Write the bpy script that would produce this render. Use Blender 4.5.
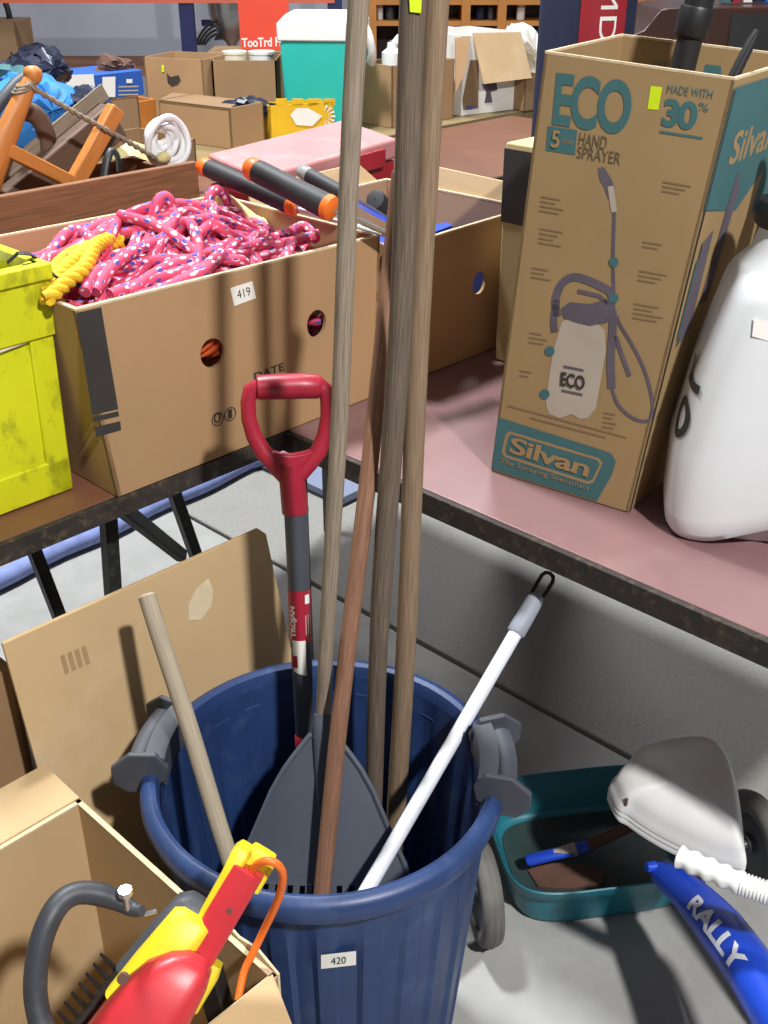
import bpy, math, random
from mathutils import Vector as V
R = math.radians
random.seed(7)
scene = bpy.context.scene
for _o in list(bpy.data.objects): bpy.data.objects.remove(_o, do_unlink=True)

# ---------------------------------------------------------------- camera
CAMZ, FPX, PITCH = 1.48, 1100.0, R(28.6)
SP, CP = math.sin(PITCH), math.cos(PITCH)
cam = bpy.data.cameras.new('camera'); camo = bpy.data.objects.new('camera', cam)
scene.collection.objects.link(camo)
cam.sensor_fit = 'VERTICAL'; cam.sensor_height = 24.0; cam.lens = FPX / 1024 * 24.0
cam.clip_start = 0.02; cam.clip_end = 100
camo.location = (0, 0, CAMZ); camo.rotation_euler = (R(90) - PITCH, 0, 0)
scene.camera = camo

# ---------------------------------------------------------------- world, lamps, exposure
scene.view_settings.view_transform = 'Standard'; scene.view_settings.look = 'None'
scene.view_settings.gamma = 1.0; scene.view_settings.use_curve_mapping = False
scene.view_settings.exposure = 0.0
wd = bpy.data.worlds.new('hall_air'); scene.world = wd; wd.use_nodes = True
wd.node_tree.nodes['Background'].inputs[0].default_value = (0.90, 0.95, 1.0, 1)
wd.node_tree.nodes['Background'].inputs[1].default_value = 0.155
def area_lamp(name, loc, target, size, power, col):
    l = bpy.data.lights.new(name, 'AREA'); l.shape = 'DISK'; l.size = size; l.energy = power; l.color = col
    o = bpy.data.objects.new(name, l); scene.collection.objects.link(o); o.location = loc
    o.rotation_euler = (V(target) - V(loc)).to_track_quat('-Z', 'Y').to_euler()
    return o
area_lamp('high_bay_lamp', (1.35, -1.3, 3.9), (-0.05, 1.5, 0.5), 0.2, 225, (1.0, 0.98, 0.955))
area_lamp('high_bay_lamp', (-0.95, 2.75, 4.2), (-0.75, 2.4, 0.0), 0.5, 250, (0.95, 0.98, 1.0))
area_lamp('high_bay_lamp', (0.9, 5.6, 4.6), (0.4, 5.6, 0.6), 1.2, 170, (0.97, 0.98, 1.0))

# ---------------------------------------------------------------- photo-to-place helpers
def ray(px, py):
    x = (px - 384) / FPX; t = (py - 512) / FPX
    return V((x, CP - SP * t, -(SP + CP * t)))
CAM = V((0, 0, CAMZ))
def PZ(px, py, z):
    d = ray(px, py); return CAM + d * ((z - CAMZ) / d.z)
def PY(px, py, y):
    d = ray(px, py); return CAM + d * (y / d.y)
def PP(px, py, o, n):
    d = ray(px, py); return CAM + d * ((o - CAM).dot(n) / d.dot(n))
C0 = V((-0.161, 1.637, 0)); U = V((0.695, 0.719, 0)).normalized(); W = V((-U.y, U.x, 0)); ZU = V((0, 0, 1))
def UW(u, w, z=0.0): return C0 + U * u + W * w + ZU * z
def PW(px, py, w): return PP(px, py, UW(0, w), W)
def PU(px, py, u): return PP(px, py, UW(u, 0), U)
TZ = 0.74

# ---------------------------------------------------------------- mesh kit
class MB:
    def __init__(s): s.v = []; s.f = []; s.uv = []
    def quad(s, ids, uvs=None):
        s.f.append(tuple(ids))
        s.uv.append(uvs or [(s.v[i].x, s.v[i].y + s.v[i].z) for i in ids])
    def hexa(s, b, t):                       # b: 4 bottom pts (ccw from above), t: 4 top pts
        k = len(s.v); s.v += [V(p) for p in b] + [V(p) for p in t]
        for q in ((3,2,1,0), (4,5,6,7), (0,1,5,4), (1,2,6,5), (2,3,7,6), (3,0,4,7)):
            ids = [k + i for i in q]; p = [s.v[i] for i in ids]
            a = (p[1] - p[0]).length; c = (p[3] - p[0]).length
            s.quad(ids, [(0, 0), (a, 0), (a, c), (0, c)] if a >= c else [(0, 0), (0, a), (c, a), (c, 0)])
        return s
    def box(s, c, ax, ay, az):               # centre and three half-axis vectors
        c, ax, ay, az = V(c), V(ax), V(ay), V(az)
        b = [c - ax - ay - az, c + ax - ay - az, c + ax + ay - az, c - ax + ay - az]
        return s.hexa(b, [p + az * 2 for p in b])
    def uwbox(s, u0, u1, w0, w1, z0, z1):
        return s.hexa([UW(u0,w0,z0), UW(u1,w0,z0), UW(u1,w1,z0), UW(u0,w1,z0)], [UW(u0,w0,z1), UW(u1,w0,z1), UW(u1,w1,z1), UW(u0,w1,z1)])
    def bar(s, a, b, wd, dp, up=ZU):         # rectangular bar from a to b
        a, b = V(a), V(b); d = (b - a).normalized(); sd = d.cross(V(up))
        if sd.length < 1e-4: sd = d.cross(V((0, 1, 0)))
        sd.normalize(); u2 = sd.cross(d)
        return s.box((a + b) / 2, (b - a) / 2, sd * wd / 2, u2 * dp / 2)
    def loft(s, secs, closed=True, cap=True, ring=False):
        k = len(s.v); n = len(secs[0]); L = 0; ls = [0]
        for i in range(1, len(secs)):
            L += (V(secs[i][0]) - V(secs[i-1][0])).length; ls.append(L)
        for q in secs: s.v += [V(p) for p in q]
        c = [0]
        for j in range(n): c.append(c[-1] + (V(secs[0][(j+1) % n]) - V(secs[0][j])).length)
        m = len(secs)
        for i in range(m if ring else m - 1):
            i2 = (i + 1) % m; l2 = ls[i2] if i2 else ls[-1] + 0.01
            for j in range(n if closed else n - 1):
                j2 = (j + 1) % n
                s.quad([k+i*n+j, k+i*n+j2, k+i2*n+j2, k+i2*n+j], [(ls[i], c[j]), (ls[i], c[j+1]), (l2, c[j+1]), (l2, c[j])])
        if cap and closed and not ring:
            s.quad([k + j for j in range(n)][::-1]); s.quad([k + (m-1)*n + j for j in range(n)])
        return s
    def tube(s, path, r, n=12, cap=True, up=None, ring=False):   # r: number, list, or list of (rx, ry)
        path = [V(p) for p in path]; m = len(path)
        rs = r if isinstance(r, (list, tuple)) and len(r) == m else [r] * m
        ts = []
        for i in range(m):
            a = path[(i-1) % m] if (i > 0 or ring) else path[0]
            b = path[(i+1) % m] if (i < m-1 or ring) else path[-1]
            d = b - a
            ts.append(d.normalized() if d.length > 1e-9 else (ts[-1] if ts else V((0,0,1))))
        ref = V(up) if up is not None else (V((0, 0, 1)) if abs(ts[0].z) < 0.9 else V((0, 1, 0)))
        x = ref - ts[0] * ref.dot(ts[0]); x.normalize(); secs = []
        for i in range(m):
            x = x - ts[i] * x.dot(ts[i]); x.normalize(); y = ts[i].cross(x)
            rr = rs[i]; rx, ry = rr if isinstance(rr, (list, tuple)) else (rr, rr)
            secs.append([path[i] + x * (rx * math.cos(2*math.pi*j/n)) + y * (ry * math.sin(2*math.pi*j/n)) for j in range(n)])
        return s.loft(secs, True, cap, ring)
    def lathe(s, prof, c, n=48, a=None):     # prof: (r, z) list about vertical axis through c
        c = V(c); return s.loft([[c + V((rr*math.cos(2*math.pi*j/n), rr*math.sin(2*math.pi*j/n), zz)) for j in range(n)] for rr, zz in prof], True, False)
    def prism(s, poly, d):                   # flat polygon extruded by vector d
        k = len(s.v); n = len(poly); s.v += [V(p) for p in poly] + [V(p) + V(d) for p in poly]
        s.quad([k + i for i in range(n)]); s.quad([k + n + i for i in range(n)][::-1])
        for i in range(n):
            j = (i + 1) % n; s.quad([k+j, k+i, k+n+i, k+n+j])
        return s
    def panel(s, p00, p10, p11, p01, th, holes=()):   # board with elliptical holes; holes: (u, v, ru, rv); th: thickness vector
        p00, p10, p11, p01, th = map(V, (p00, p10, p11, p01, th))
        bil = lambda u, v: p00*(1-u)*(1-v) + p10*u*(1-v) + p11*u*v + p01*(1-u)*v
        if not holes: return s.hexa([p00, p10, p10 + th, p00 + th], [p01, p11, p11 + th, p01 + th])
        hs = sorted(holes); cuts = [0] + [(hs[i][0] + hs[i+1][0]) / 2 for i in range(len(hs)-1)] + [1]; n = 32
        for (hu, hv, ru, rv), a, b in zip(hs, cuts, cuts[1:]):
            an = sorted([2*math.pi*i/n for i in range(n)] + [math.atan2(y - hv, x - hu) % (2*math.pi) for x in (a, b) for y in (0, 1)])
            m = len(an); outer = []; inner = []
            for g in an:
                dx, dy = math.cos(g), math.sin(g)
                q = min([((b if dx > 0 else a) - hu) / dx if abs(dx) > 1e-9 else 9e9, ((1 if dy > 0 else 0) - hv) / dy if abs(dy) > 1e-9 else 9e9])
                outer.append((hu + dx*q, hv + dy*q))
                e = 1 / math.sqrt((dx/ru)**2 + (dy/rv)**2); inner.append((hu + dx*e, hv + dy*e))
            k = len(s.v)
            for off in (V((0,0,0)), th):
                s.v += [bil(*q) + off for q in outer]; s.v += [bil(*q) + off for q in inner]
            for i in range(m):
                j = (i + 1) % m
                s.quad([k+i, k+j, k+m+j, k+m+i]); s.quad([k+2*m+j, k+2*m+i, k+3*m+i, k+3*m+j])
                s.quad([k+m+i, k+m+j, k+3*m+j, k+3*m+i]); s.quad([k+j, k+i, k+2*m+i, k+2*m+j])
        return s

OFF = {}
def _mesh(name, mb, mat, off, ang=38, flat=False):
    me = bpy.data.meshes.new(name); me.from_pydata([tuple(p - off) for p in mb.v], [], mb.f)
    uvl = me.uv_layers.new(name='uv')
    i = 0
    for fu in mb.uv:
        for q in fu: uvl.data[i].uv = q; i += 1
    if not flat:
        me.polygons.foreach_set('use_smooth', [True] * len(me.polygons)); me.set_sharp_from_angle(angle=R(ang))
    if mat: me.materials.append(mat)
    me.validate(); me.update(); return me
def obj(name, mb, mat, parent=None, bevel=0, seg=2, ang=38, label=None, recalc=True):
    if parent is None:
        xs = [p.x for p in mb.v]; ys = [p.y for p in mb.v]; zs = [p.z for p in mb.v]
        off = V(((min(xs)+max(xs))/2, (min(ys)+max(ys))/2, min(zs)))
    else: off = OFF[parent.name]
    me = _mesh(name, mb, mat, off, ang)
    if recalc:
        import bmesh
        b = bmesh.new(); b.from_mesh(me); bmesh.ops.recalc_face_normals(b, faces=b.faces); b.to_mesh(me); b.free()
    o = bpy.data.objects.new(name, me); scene.collection.objects.link(o)
    if parent is None: o.location = off
    else: o.parent = parent
    OFF[o.name] = off
    if bevel:
        m = o.modifiers.new('bevel', 'BEVEL'); m.width = bevel; m.segments = seg; m.limit_method = 'ANGLE'; m.angle_limit = R(35)
    if label: o['label'] = label
    return o
def tag(o, label, cat, group=None):
    o['label'] = label; o['category'] = cat
    if group: o['group'] = group
    return o
def struct(name, mb, mat, label=None, **k):
    o = obj(name, mb, mat, **k); o['kind'] = 'structure'
    if label: o['label'] = label
    return o
def thing(name, label, cat, loc, group=None, kind=None):
    o = bpy.data.objects.new(name, None); scene.collection.objects.link(o); o.location = loc; o.empty_display_size = 0.05
    OFF[o.name] = V(loc)
    return tag(o, label, cat, group)

# flat print on a surface: polygons and lettering placed on a plane (origin, outward normal)
def decal(name, polys, plane, mat, parent, off=0.0006, joined=False):
    if len(polys) > 1 and not joined:
        return [decal(name, [q], plane, mat, parent, off) for q in polys][0]
    o, n = plane; m = MB()
    for q in polys:
        pts = [PP(x, y, o, n) + n * off for x, y in q]
        k = len(m.v); m.v += pts; m.quad(list(range(k, k + len(pts))))
    return obj(name, m, mat, parent, recalc=False)
_txt = {}
def text_geo(s, bold=0.0, space=1.0, cuts=0):
    key = (s, bold, space, cuts)
    if key in _txt: return _txt[key]
    cu = bpy.data.curves.new('lettering', 'FONT'); cu.body = s; cu.offset = bold; cu.resolution_u = 6; cu.space_character = space
    to = bpy.data.objects.new('lettering', cu); scene.collection.objects.link(to)
    dg = bpy.context.evaluated_depsgraph_get(); me = bpy.data.meshes.new_from_object(to.evaluated_get(dg))
    if cuts:                                  # slice so that lettering can follow a curved surface
        import bmesh
        bm = bmesh.new(); bm.from_mesh(me); ys = [v.co.y for v in bm.verts]; y0, y1 = min(ys), max(ys)
        for i in range(1, cuts): bmesh.ops.bisect_plane(bm, geom=bm.verts[:] + bm.edges[:] + bm.faces[:], plane_co=(0, y0 + (y1-y0)*i/cuts, 0), plane_no=(0, 1, 0))
        bm.to_mesh(me); bm.free()
    vs = [v.co.copy() for v in me.vertices]; fs = [tuple(p.vertices) for p in me.polygons]
    bpy.data.objects.remove(to, do_unlink=True); bpy.data.curves.remove(cu); bpy.data.meshes.remove(me)
    x0 = min(v.x for v in vs); x1 = max(v.x for v in vs); y0 = min(v.y for v in vs); y1 = max(v.y for v in vs)
    _txt[key] = ([((v.x-x0)/(x1-x0), (v.y-y0)/(y1-y0)) for v in vs], fs); return _txt[key]
def text_on(s, fn, mat, parent, name='lettering', bold=0.0, space=1.0, cuts=0):   # fn(x, y) -> point, x and y in 0..1
    vs, fs = text_geo(s, bold, space, cuts); m = MB(); m.v = [fn(x, y) for x, y in vs]
    for f in fs: m.quad(f)
    return obj(name, m, mat, parent, recalc=False)
def text_px(s, a, b, t, plane, mat, parent, bold=0.0, off=0.0009, space=1.0, name='lettering'):
    o, n = plane; A, B, T = (PP(*q, o, n) + n * off for q in (a, b, t))
    return text_on(s, lambda x, y: A + (B - A) * x + (T - A) * y, mat, parent, name, bold, space)
def facing(o, a, b):                          # plane through o spanned by a, b, normal turned to the viewer
    n = V(a).cross(V(b)).normalized()
    if n.dot(CAM - V(o)) < 0: n = -n
    return (V(o), n)

# ---------------------------------------------------------------- materials
def material(name, col, rough=0.6, metal=0.0, var=0.12, scale=12.0, stain=None, stain_amt=0.5, stain_scale=5.0, bump=0.0, bscale=80.0, stretch=None, spec=0.5, uv=False, trans=0.0, alpha=1.0, extra=None):
    m = bpy.data.materials.new(name); m.use_nodes = True; nt = m.node_tree; N = nt.nodes; L = nt.links
    bs = N['Principled BSDF']; bs.inputs['Roughness'].default_value = rough; bs.inputs['Metallic'].default_value = metal
    bs.inputs['Specular IOR Level'].default_value = spec
    if trans: bs.inputs['Transmission Weight'].default_value = trans
    tc = N.new('ShaderNodeTexCoord'); mp = N.new('ShaderNodeMapping'); L.new(tc.outputs['UV' if uv else 'Object'], mp.inputs[0])
    if stretch: mp.inputs['Scale'].default_value = stretch
    nz = N.new('ShaderNodeTexNoise'); nz.inputs['Scale'].default_value = scale; nz.inputs['Detail'].default_value = 6; L.new(mp.outputs[0], nz.inputs['Vector'])
    mr = N.new('ShaderNodeMapRange'); mr.inputs[1].default_value = 0.3; mr.inputs[2].default_value = 0.7
    mr.inputs[3].default_value = 1 - var; mr.inputs[4].default_value = 1 + var; L.new(nz.outputs[0], mr.inputs[0])
    mx = N.new('ShaderNodeMix'); mx.data_type = 'RGBA'; mx.blend_type = 'MULTIPLY'; mx.inputs[0].default_value = 1
    mx.inputs[6].default_value = (*col, 1); L.new(mr.outputs[0], mx.inputs[7]); out = mx.outputs[2]
    if stain:
        n2 = N.new('ShaderNodeTexNoise'); n2.inputs['Scale'].default_value = stain_scale; n2.inputs['Detail'].default_value = 8; n2.inputs['Roughness'].default_value = 0.65; L.new(mp.outputs[0], n2.inputs['Vector'])
        r2 = N.new('ShaderNodeMapRange'); r2.inputs[1].default_value = 0.52; r2.inputs[2].default_value = 0.72; r2.inputs[4].default_value = stain_amt; L.new(n2.outputs[0], r2.inputs[0])
        m2 = N.new('ShaderNodeMix'); m2.data_type = 'RGBA'; L.new(r2.outputs[0], m2.inputs[0]); L.new(out, m2.inputs[6]); m2.inputs[7].default_value = (*stain, 1); out = m2.outputs[2]
    if extra: out = extra(nt, mp, out)
    L.new(out, bs.inputs['Base Color'])
    if bump:
        nb = N.new('ShaderNodeTexNoise'); nb.inputs['Scale'].default_value = bscale; nb.inputs['Detail'].default_value = 4; L.new(mp.outputs[0], nb.inputs['Vector'])
        b = N.new('ShaderNodeBump'); b.inputs['Strength'].default_value = bump; b.inputs['Distance'].default_value = 0.004; L.new(nb.outputs[0], b.inputs['Height']); L.new(b.outputs[0], bs.inputs['Normal'])
    return m
def lin(r, g, b):
    f = lambda c: (c/255/12.92) if c/255 <= 0.04045 else ((c/255+0.055)/1.055)**2.4
    return (f(r), f(g), f(b))
def flecks(cols, sc, thr):                    # coloured flecks woven along a rope (uv: metres along, metres around)
    def ex(nt, mp, out):
        N, L = nt.nodes, nt.links
        for i, c in enumerate(cols):
            mm = N.new('ShaderNodeMapping'); mm.inputs['Location'].default_value = (i * 3.7, i * 1.3, 0); mm.inputs['Rotation'].default_value = (0, 0, 0.6); L.new(mp.outputs[0], mm.inputs[0])
            vo = N.new('ShaderNodeTexVoronoi'); vo.inputs['Scale'].default_value = sc; vo.inputs['Randomness'].default_value = 0.55; L.new(mm.outputs[0], vo.inputs['Vector'])
            r = N.new('ShaderNodeMapRange'); r.inputs[1].default_value = thr; r.inputs[2].default_value = thr + 0.05; r.inputs[3].default_value = 1; r.inputs[4].default_value = 0; L.new(vo.outputs['Distance'], r.inputs[0])
            m2 = N.new('ShaderNodeMix'); m2.data_type = 'RGBA'; L.new(r.outputs[0], m2.inputs[0]); L.new(out, m2.inputs[6]); m2.inputs[7].default_value = (*c, 1); out = m2.outputs[2]
        return out
    return ex
def stripes(col, sc, rot=0.0, lo=0.45, hi=0.55, axis='X'):
    def ex(nt, mp, out):
        N, L = nt.nodes, nt.links
        mm = N.new('ShaderNodeMapping'); mm.inputs['Rotation'].default_value = (0, 0, rot); L.new(mp.outputs[0], mm.inputs[0])
        w = N.new('ShaderNodeTexWave'); w.inputs['Scale'].default_value = sc; w.bands_direction = axis; L.new(mm.outputs[0], w.inputs['Vector'])
        r = N.new('ShaderNodeMapRange'); r.inputs[1].default_value = lo; r.inputs[2].default_value = hi; L.new(w.outputs['Fac'], r.inputs[0])
        m2 = N.new('ShaderNodeMix'); m2.data_type = 'RGBA'; L.new(r.outputs[0], m2.inputs[0]); L.new(out, m2.inputs[6]); m2.inputs[7].default_value = (*col, 1); return m2.outputs[2]
    return ex
D = {}
D['card'] = material('brown_cardboard', lin(168, 134, 97), 0.85, var=0.07, scale=6, stain=lin(150, 112, 72), stain_amt=0.35, stain_scale=3, bump=0.08, bscale=60)
D['card_light'] = material('pale_cardboard', lin(188, 160, 120), 0.85, var=0.07, scale=5, stain=lin(214, 196, 164), stain_amt=0.4, stain_scale=4, bump=0.08, bscale=60)
D['card_dark'] = material('dull_cardboard', lin(146, 116, 84), 0.85, var=0.08, scale=6, bump=0.08)
D['card_edge'] = material('cardboard_edge', lin(205, 184, 150), 0.9, var=0.12, scale=90)
D['kraft'] = material('kraft_board', lin(156, 129, 90), 0.8, var=0.05, scale=7, bump=0.06, bscale=40)
D['teal_ink'] = material('teal_print', lin(62, 104, 108), 0.8, var=0.06)
D['grey_ink'] = material('grey_print', lin(96, 84, 66), 0.8, var=0.06)
D['faint_ink'] = material('faint_print', lin(128, 104, 74), 0.85, var=0.05)
D['purple_ink'] = material('purple_grey_print', lin(92, 84, 96), 0.8, var=0.15, scale=20)
D['pale_ink'] = material('pale_print', lin(176, 164, 150), 0.8, var=0.06)
D['black_ink'] = material('black_print', lin(52, 48, 46), 0.8, var=0.1)
D['white'] = material('white_plastic', lin(226, 226, 224), 0.45, var=0.03)
D['paper'] = material('white_paper', lin(232, 230, 224), 0.8, var=0.03)
D['tank'] = material('translucent_white_plastic', lin(222, 225, 228), 0.38, var=0.03, scale=5)
D['black'] = material('black_plastic', lin(34, 34, 36), 0.45, var=0.15)
D['rubber'] = material('grey_rubber', lin(104, 102, 98), 0.8, var=0.15, scale=30)
D['dark_rubber'] = material('black_rubber_grip', lin(40, 41, 44), 0.6, var=0.12, scale=40)
D['black_steel'] = material('black_painted_steel', lin(36, 35, 35), 0.5, var=0.2, stain=lin(120, 116, 110), stain_amt=0.25, stain_scale=70)
D['steel'] = material('bright_steel', lin(190, 192, 194), 0.32, metal=0.9, var=0.1)
D['grey_plastic'] = material('grey_plastic', lin(64, 67, 75), 0.55, var=0.1, scale=20, stain=lin(104, 106, 112), stain_amt=0.3, stain_scale=14)
D['bin_blue'] = material('blue_bin_plastic', lin(36, 58, 102), 0.42, var=0.14, scale=9, stain=lin(86, 106, 142), stain_amt=0.3, stain_scale=16, bump=0.03, bscale=120)
D['slate'] = material('slate_grey_plastic', lin(74, 80, 92), 0.55, var=0.06, scale=15, stain=lin(96, 102, 112), stain_amt=0.3, stain_scale=10)
D['shaft_grey'] = material('dark_grey_fibreglass', lin(68, 71, 80), 0.5, var=0.08)
D['red_plastic'] = material('dark_red_plastic', lin(158, 30, 52), 0.4, var=0.06)
D['bright_red'] = material('bright_red_plastic', lin(192, 46, 54), 0.38, var=0.08, scale=10, stain=lin(120, 60, 50), stain_amt=0.25, stain_scale=12)
D['yellow'] = material('yellow_plastic', lin(222, 200, 36), 0.45, var=0.06)
D['orange'] = material('orange_plastic', lin(232, 112, 34), 0.5, var=0.06)
D['crate'] = material('scuffed_yellow_crate', lin(206, 208, 24), 0.5, var=0.08, scale=8, stain=lin(96, 92, 24), stain_amt=0.8, stain_scale=24, stretch=(1, 1, 0.6))
D['teal_steel'] = material('teal_enamel', lin(36, 116, 132), 0.4, var=0.14, scale=8, stain=lin(30, 84, 96), stain_amt=0.5, stain_scale=7)
D['rust'] = material('rusty_steel', lin(96, 68, 56), 0.8, var=0.25, scale=25, stain=lin(60, 44, 40), stain_amt=0.6)
D['blue_paint'] = material('bright_blue_paint', lin(30, 74, 200), 0.35, var=0.08, scale=12, stain=lin(58, 62, 120), stain_amt=0.4, stain_scale=24)
D['cooler'] = material('sea_green_plastic', lin(36, 176, 164), 0.5, var=0.04)
D['pole_grey'] = material('weathered_grey_wood', lin(138, 124, 108), 0.85, var=0.35, scale=6, stretch=(3, 120, 1), uv=True, stain=lin(96, 84, 70), stain_amt=0.6, stain_scale=4, bump=0.2, bscale=8)
D['pole_red'] = material('reddish_wood', lin(126, 89, 68), 0.7, var=0.28, scale=6, stretch=(3, 90, 1), uv=True, stain=lin(176, 138, 108), stain_amt=0.5, stain_scale=4, bump=0.1, bscale=8)
D['pole_brown'] = material('weathered_brown_wood', lin(98, 85, 74), 0.85, var=0.4, scale=6, stretch=(3, 130, 1), uv=True, stain=lin(134, 114, 88), stain_amt=0.5, stain_scale=3, bump=0.2, bscale=8)
D['pole_tan'] = material('tan_wood', lin(132, 110, 88), 0.8, var=0.3, scale=6, stretch=(3, 110, 1), uv=True, stain=lin(116, 92, 68), stain_amt=0.5, stain_scale=4, bump=0.12, bscale=8)
D['stick'] = material('pale_grey_wood', lin(150, 138, 119), 0.85, var=0.22, scale=6, stretch=(3, 130, 1), uv=True, stain=lin(116, 104, 86), stain_amt=0.6, stain_scale=4, bump=0.15, bscale=8)
D['white_pole'] = material('white_painted_metal', lin(224, 228, 236), 0.4, var=0.04, stain=lin(150, 150, 152), stain_amt=0.35, stain_scale=30)
D['saw_wood'] = material('varnished_orange_wood', lin(190, 120, 56), 0.5, var=0.15, scale=5, stretch=(3, 60, 1), uv=True)
D['plane_wood'] = material('dark_brown_wood', lin(92, 70, 56), 0.6, var=0.2, scale=6, stretch=(3, 60, 1), uv=True, stain=lin(132, 108, 90), stain_amt=0.3)
D['crate_wood'] = material('brown_crate_wood', lin(126, 84, 56), 0.75, var=0.25, scale=4, stretch=(3, 50, 1), uv=True, stain=lin(92, 58, 38), stain_amt=0.5, stain_scale=3, bump=0.1, bscale=6)
D['brown_top'] = material('brown_laminate', lin(118, 78, 58), 0.5, var=0.08, scale=9, stain=lin(96, 62, 48), stain_amt=0.4, stain_scale=5)
D['pink_top'] = material('worn_maroon_laminate', lin(126, 95, 95), 0.42, var=0.1, scale=7, stain=lin(150, 122, 120), stain_amt=0.5, stain_scale=4)
D['edge_black'] = material('chipped_black_edging', lin(48, 42, 38), 0.7, var=0.3, scale=30, stain=lin(128, 110, 86), stain_amt=0.4, stain_scale=70)
D['concrete'] = material('pale_concrete', lin(160, 160, 157), 0.78, var=0.09, scale=12, stain=lin(186, 186, 183), stain_amt=0.6, stain_scale=3.2, bump=0.1, bscale=90)
D['concrete_rough'] = material('rough_grey_concrete', lin(148, 146, 141), 0.9, var=0.09, scale=110, stain=lin(126, 124, 120), stain_amt=0.4, stain_scale=5, bump=0.4, bscale=130)
D['joint'] = material('dark_joint_filler', lin(54, 52, 50), 0.9, var=0.2, scale=40)
D['mat'] = material('woven_blue_grey_mat', lin(106, 116, 146), 0.9, var=0.1, scale=60, extra=stripes(lin(150, 158, 180), 55, 0.4))
D['mat_edge'] = material('dark_mat_border', lin(54, 60, 72), 0.9, var=0.1)
D['blue_roll'] = material('blue_fabric_roll', lin(132, 146, 200), 0.8, var=0.15, scale=30)
D['rope_pink'] = material('pink_braided_rope', lin(206, 72, 104), 0.7, var=0.1, scale=60, uv=True, stretch=(0.5, 1, 1), extra=flecks([lin(236, 214, 226), lin(232, 200, 214), lin(70, 72, 160)], 100, 0.27))
D['rope_yellow'] = material('yellow_twisted_rope', lin(222, 178, 30), 0.7, var=0.2, scale=200, uv=True)
D['rope_cream'] = material('cream_cord', lin(206, 194, 140), 0.8, var=0.2, scale=200, uv=True)
D['orange_cloth'] = material('orange_netting', lin(214, 92, 40), 0.8, var=0.2, scale=40)
D['wall'] = material('grey_painted_wall', lin(176, 178, 190), 0.8, var=0.04, scale=2)
D['navy'] = material('navy_fabric', lin(26, 34, 62), 0.8, var=0.15, scale=30)
D['navy_steel'] = material('navy_painted_steel', lin(32, 38, 84), 0.5, var=0.08)
D['beam_orange'] = material('orange_painted_steel', lin(206, 104, 76), 0.55, var=0.05)
D['bag_red'] = material('red_fabric', lin(150, 22, 36), 0.7, var=0.1)
D['blue_cloth'] = material('blue_nylon', lin(46, 122, 192), 0.6, var=0.2, scale=10, bump=0.2, bscale=20)
D['dark_bag'] = material('glossy_dark_nylon', lin(40, 44, 62), 0.35, var=0.3, scale=14, bump=0.3, bscale=18)
D['shelf_wood'] = material('honey_shelf_wood', lin(186, 122, 56), 0.5, var=0.12, scale=6)
D['dark_wood'] = material('dark_varnished_wood', lin(58, 32, 24), 0.35, var=0.15, scale=5)
D['olive'] = material('olive_table_edge', lin(140, 120, 84), 0.6, var=0.1)
D['red_tin'] = material('faded_red_steel', lin(184, 124, 124), 0.45, var=0.1, scale=9, stain=lin(226, 180, 178), stain_amt=0.5)
D['red_deep'] = material('deep_red_steel', lin(150, 30, 40), 0.45, var=0.1)
D['poster'] = material('orange_red_print', lin(226, 74, 50), 0.6, var=0.05)
D['blue_print'] = material('blue_printed_card', lin(34, 84, 170), 0.7, var=0.06)
D['yellow_print'] = material('yellow_printed_card', lin(224, 178, 26), 0.7, var=0.06)
D['lime'] = material('lime_sticker', lin(208, 232, 20), 0.7, var=0.03)
D['cream'] = material('cream_plastic', lin(222, 214, 190), 0.6, var=0.06)
D['cable_white'] = material('white_cable', lin(226, 226, 228), 0.5, var=0.03)
D['clear'] = material('grey_clear_plastic', lin(150, 152, 150), 0.2, var=0.2)
D['end_grey'] = material('pale_grey_plastic', lin(142, 148, 160), 0.55, var=0.06)
D['grime'] = material('dark_oily_residue', lin(44, 62, 62), 0.6, var=0.3, scale=14, stain=lin(92, 74, 60), stain_amt=0.5, stain_scale=9)
D['hoop'] = material('worn_black_plastic', lin(52, 54, 60), 0.5, var=0.15, scale=30, stain=lin(96, 98, 104), stain_amt=0.35, stain_scale=25)
D['cream_card'] = material('cream_printed_card', lin(190, 172, 126), 0.8, var=0.06)
D['residue'] = material('torn_paper_residue', lin(204, 188, 156), 0.9, var=0.1, scale=30)
D['smudge'] = material('faint_stamp_ink', lin(160, 132, 98), 0.9, var=0.1, scale=30)

# ================================================================ THE SETTING
def slab(name, u0, u1, w0, w1, mat, parent):
    return obj(name, MB().uwbox(u0, u1, w0, w1, -0.12, 0.0), mat, parent, bevel=0.004)
fl = MB().uwbox(-9, 12, -9, 12, -0.3, -0.03)
floor = struct('floor', fl, D['joint'])
slab('floor_slab', -9, 0.486, -9, 12, D['concrete'], floor)
slab('floor_slab', 0.498, 12, -9, 12, D['concrete_rough'], floor)
struct('wall_back', MB().hexa([(-9, 9.0, -0.03), (9, 9.0, -0.03), (9, 9.2, -0.03), (-9, 9.2, -0.03)], [(-9, 9.0, 4), (9, 9.0, 4), (9, 9.2, 4), (-9, 9.2, 4)]), D['wall'])

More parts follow.
